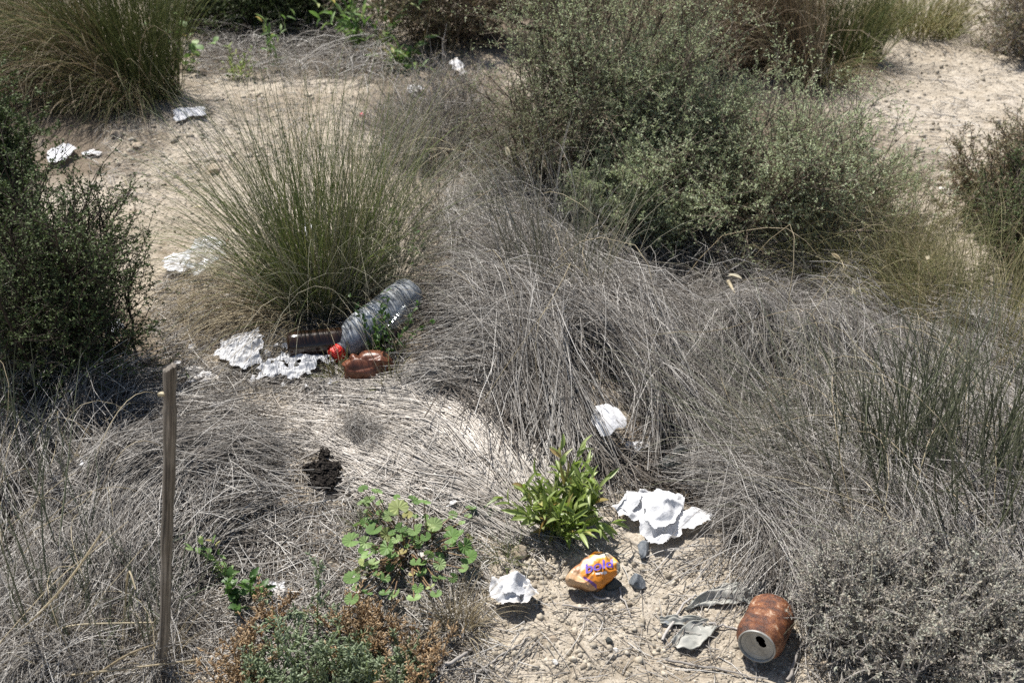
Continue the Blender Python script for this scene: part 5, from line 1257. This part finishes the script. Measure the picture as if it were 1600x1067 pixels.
# ------------------------------------------------------------------ wooden stake
B = at(250, 1062); bd = math.hypot(B[0], B[1]); d = rays(265, 574); tt_ = (B[1] - .0) / d[1]; top = d * tt_ + [0, 0, CAM_H]
T = thing('wooden_stake', 'weathered grey wooden stake with a notched top, standing upright', 'stake', B)
K = 60; t = np.linspace(0, 1, K); P = B[None] * (1 - t[:, None]) + top[None] * t[:, None]; P[0, 2] -= .03
P[:, 0] += .0022 * np.sin(t * 9) * (1 - t) + .004 * np.sin(t * PI) * 1.0
n = 36; a = np.arange(n) * 2 * PI / n; rd = .0062 + .0015 * t + .0003 * np.sin(t * 40)
rd = np.where(t > .885, rd * .88, rd); rd[(t > .875) & (t < .89)] *= 1.12
Rr = rd[:, None] * (1 + .06 * vnoise(np.cos(a)[None] * 2 + 4, np.sin(a)[None] * 2 + t[:, None] * 12, 1, 3) + .02 * np.sin(3 * a)[None] + .035 * vnoise(a[None] * 4, t[:, None] * 6, 1, 19))
V_ = P[:, None] + np.stack([Rr * np.cos(a)[None], Rr * np.sin(a)[None], np.zeros_like(Rr)], -1); V_[-1, :, 2] += .003 * np.cos(a) + .001 * rng.normal(size=n)
I_ = np.arange(K * n).reshape(K, n); J = np.roll(I_, -1, 1); acc = Acc(); acc.add(V_, np.stack([I_[:-1], J[:-1], J[1:], I_[1:]], -1).reshape(-1, 4))
acc.add(np.concatenate([V_[-1], (V_[-1].mean(0) + [0, 0, -.001])[None]]), None, [(i, (i + 1) % n, n) for i in range(n)]); so_ = acc.build('shaft', M['wood'], T)
Gv = np.stack([np.cos(a)[None] * .008 + 0 * Rr, np.sin(a)[None] * .008 + 0 * Rr, t[:, None] * .5 + 0 * Rr], -1).reshape(-1, 3); Gv = np.concatenate([Gv, Gv[-n:], Gv[-1:]])
ga_ = so_.data.attributes.new('grain', 'FLOAT_VECTOR', 'POINT'); ga_.data.foreach_set('vector', Gv.astype(np.float32).ravel())
kb = P[int(K * .93)] + [-.007, -.003, 0]; V2, T2 = ico(2); acc = Acc(); acc.add(kb + V2 * [.0045, .003, .0022] * (1 + .2 * rng.normal(size=(len(V2), 1))), None, T2); acc.build('knot', M['straw_tan'], T)

# ------------------------------------------------------------------ light
el, az = math.radians(62), math.radians(-38)   # sun behind and to the left; az from +Y toward -X
sd = Vector((math.sin(az) * math.cos(el), math.cos(az) * math.cos(el), math.sin(el)))
sun = bpy.data.lights.new('sun', 'SUN'); sun.energy = 5.0; sun.angle = math.radians(.53); sun.color = (1, .965, .91)
so = bpy.data.objects.new('sun', sun); COL.objects.link(so); so.rotation_euler = (-sd).to_track_quat('-Z', 'Y').to_euler(); so.location = sd * 10
w = bpy.data.worlds.new('World'); SC.world = w; w.use_nodes = True; nt = w.node_tree; nt.nodes.clear()
sky = nt.nodes.new('ShaderNodeTexSky'); sky.sky_type = 'NISHITA'; sky.sun_disc = False; sky.sun_elevation = el; sky.sun_rotation = az; sky.air_density = 1; sky.dust_density = 1
bg = nt.nodes.new('ShaderNodeBackground'); bg.inputs[1].default_value = .068; wo = nt.nodes.new('ShaderNodeOutputWorld')
nt.links.new(sky.outputs[0], bg.inputs[0]); nt.links.new(bg.outputs[0], wo.inputs[0])
vs = SC.view_settings; vs.view_transform = 'Standard'; vs.look = 'None'; vs.gamma = 1; vs.exposure = .66
SC.cycles.max_bounces = 6; SC.cycles.transparent_max_bounces = 12; SC.cycles.diffuse_bounces = 3; SC.cycles.use_denoising = False
for o in bpy.data.objects:
    if '_o' in o: del o['_o']
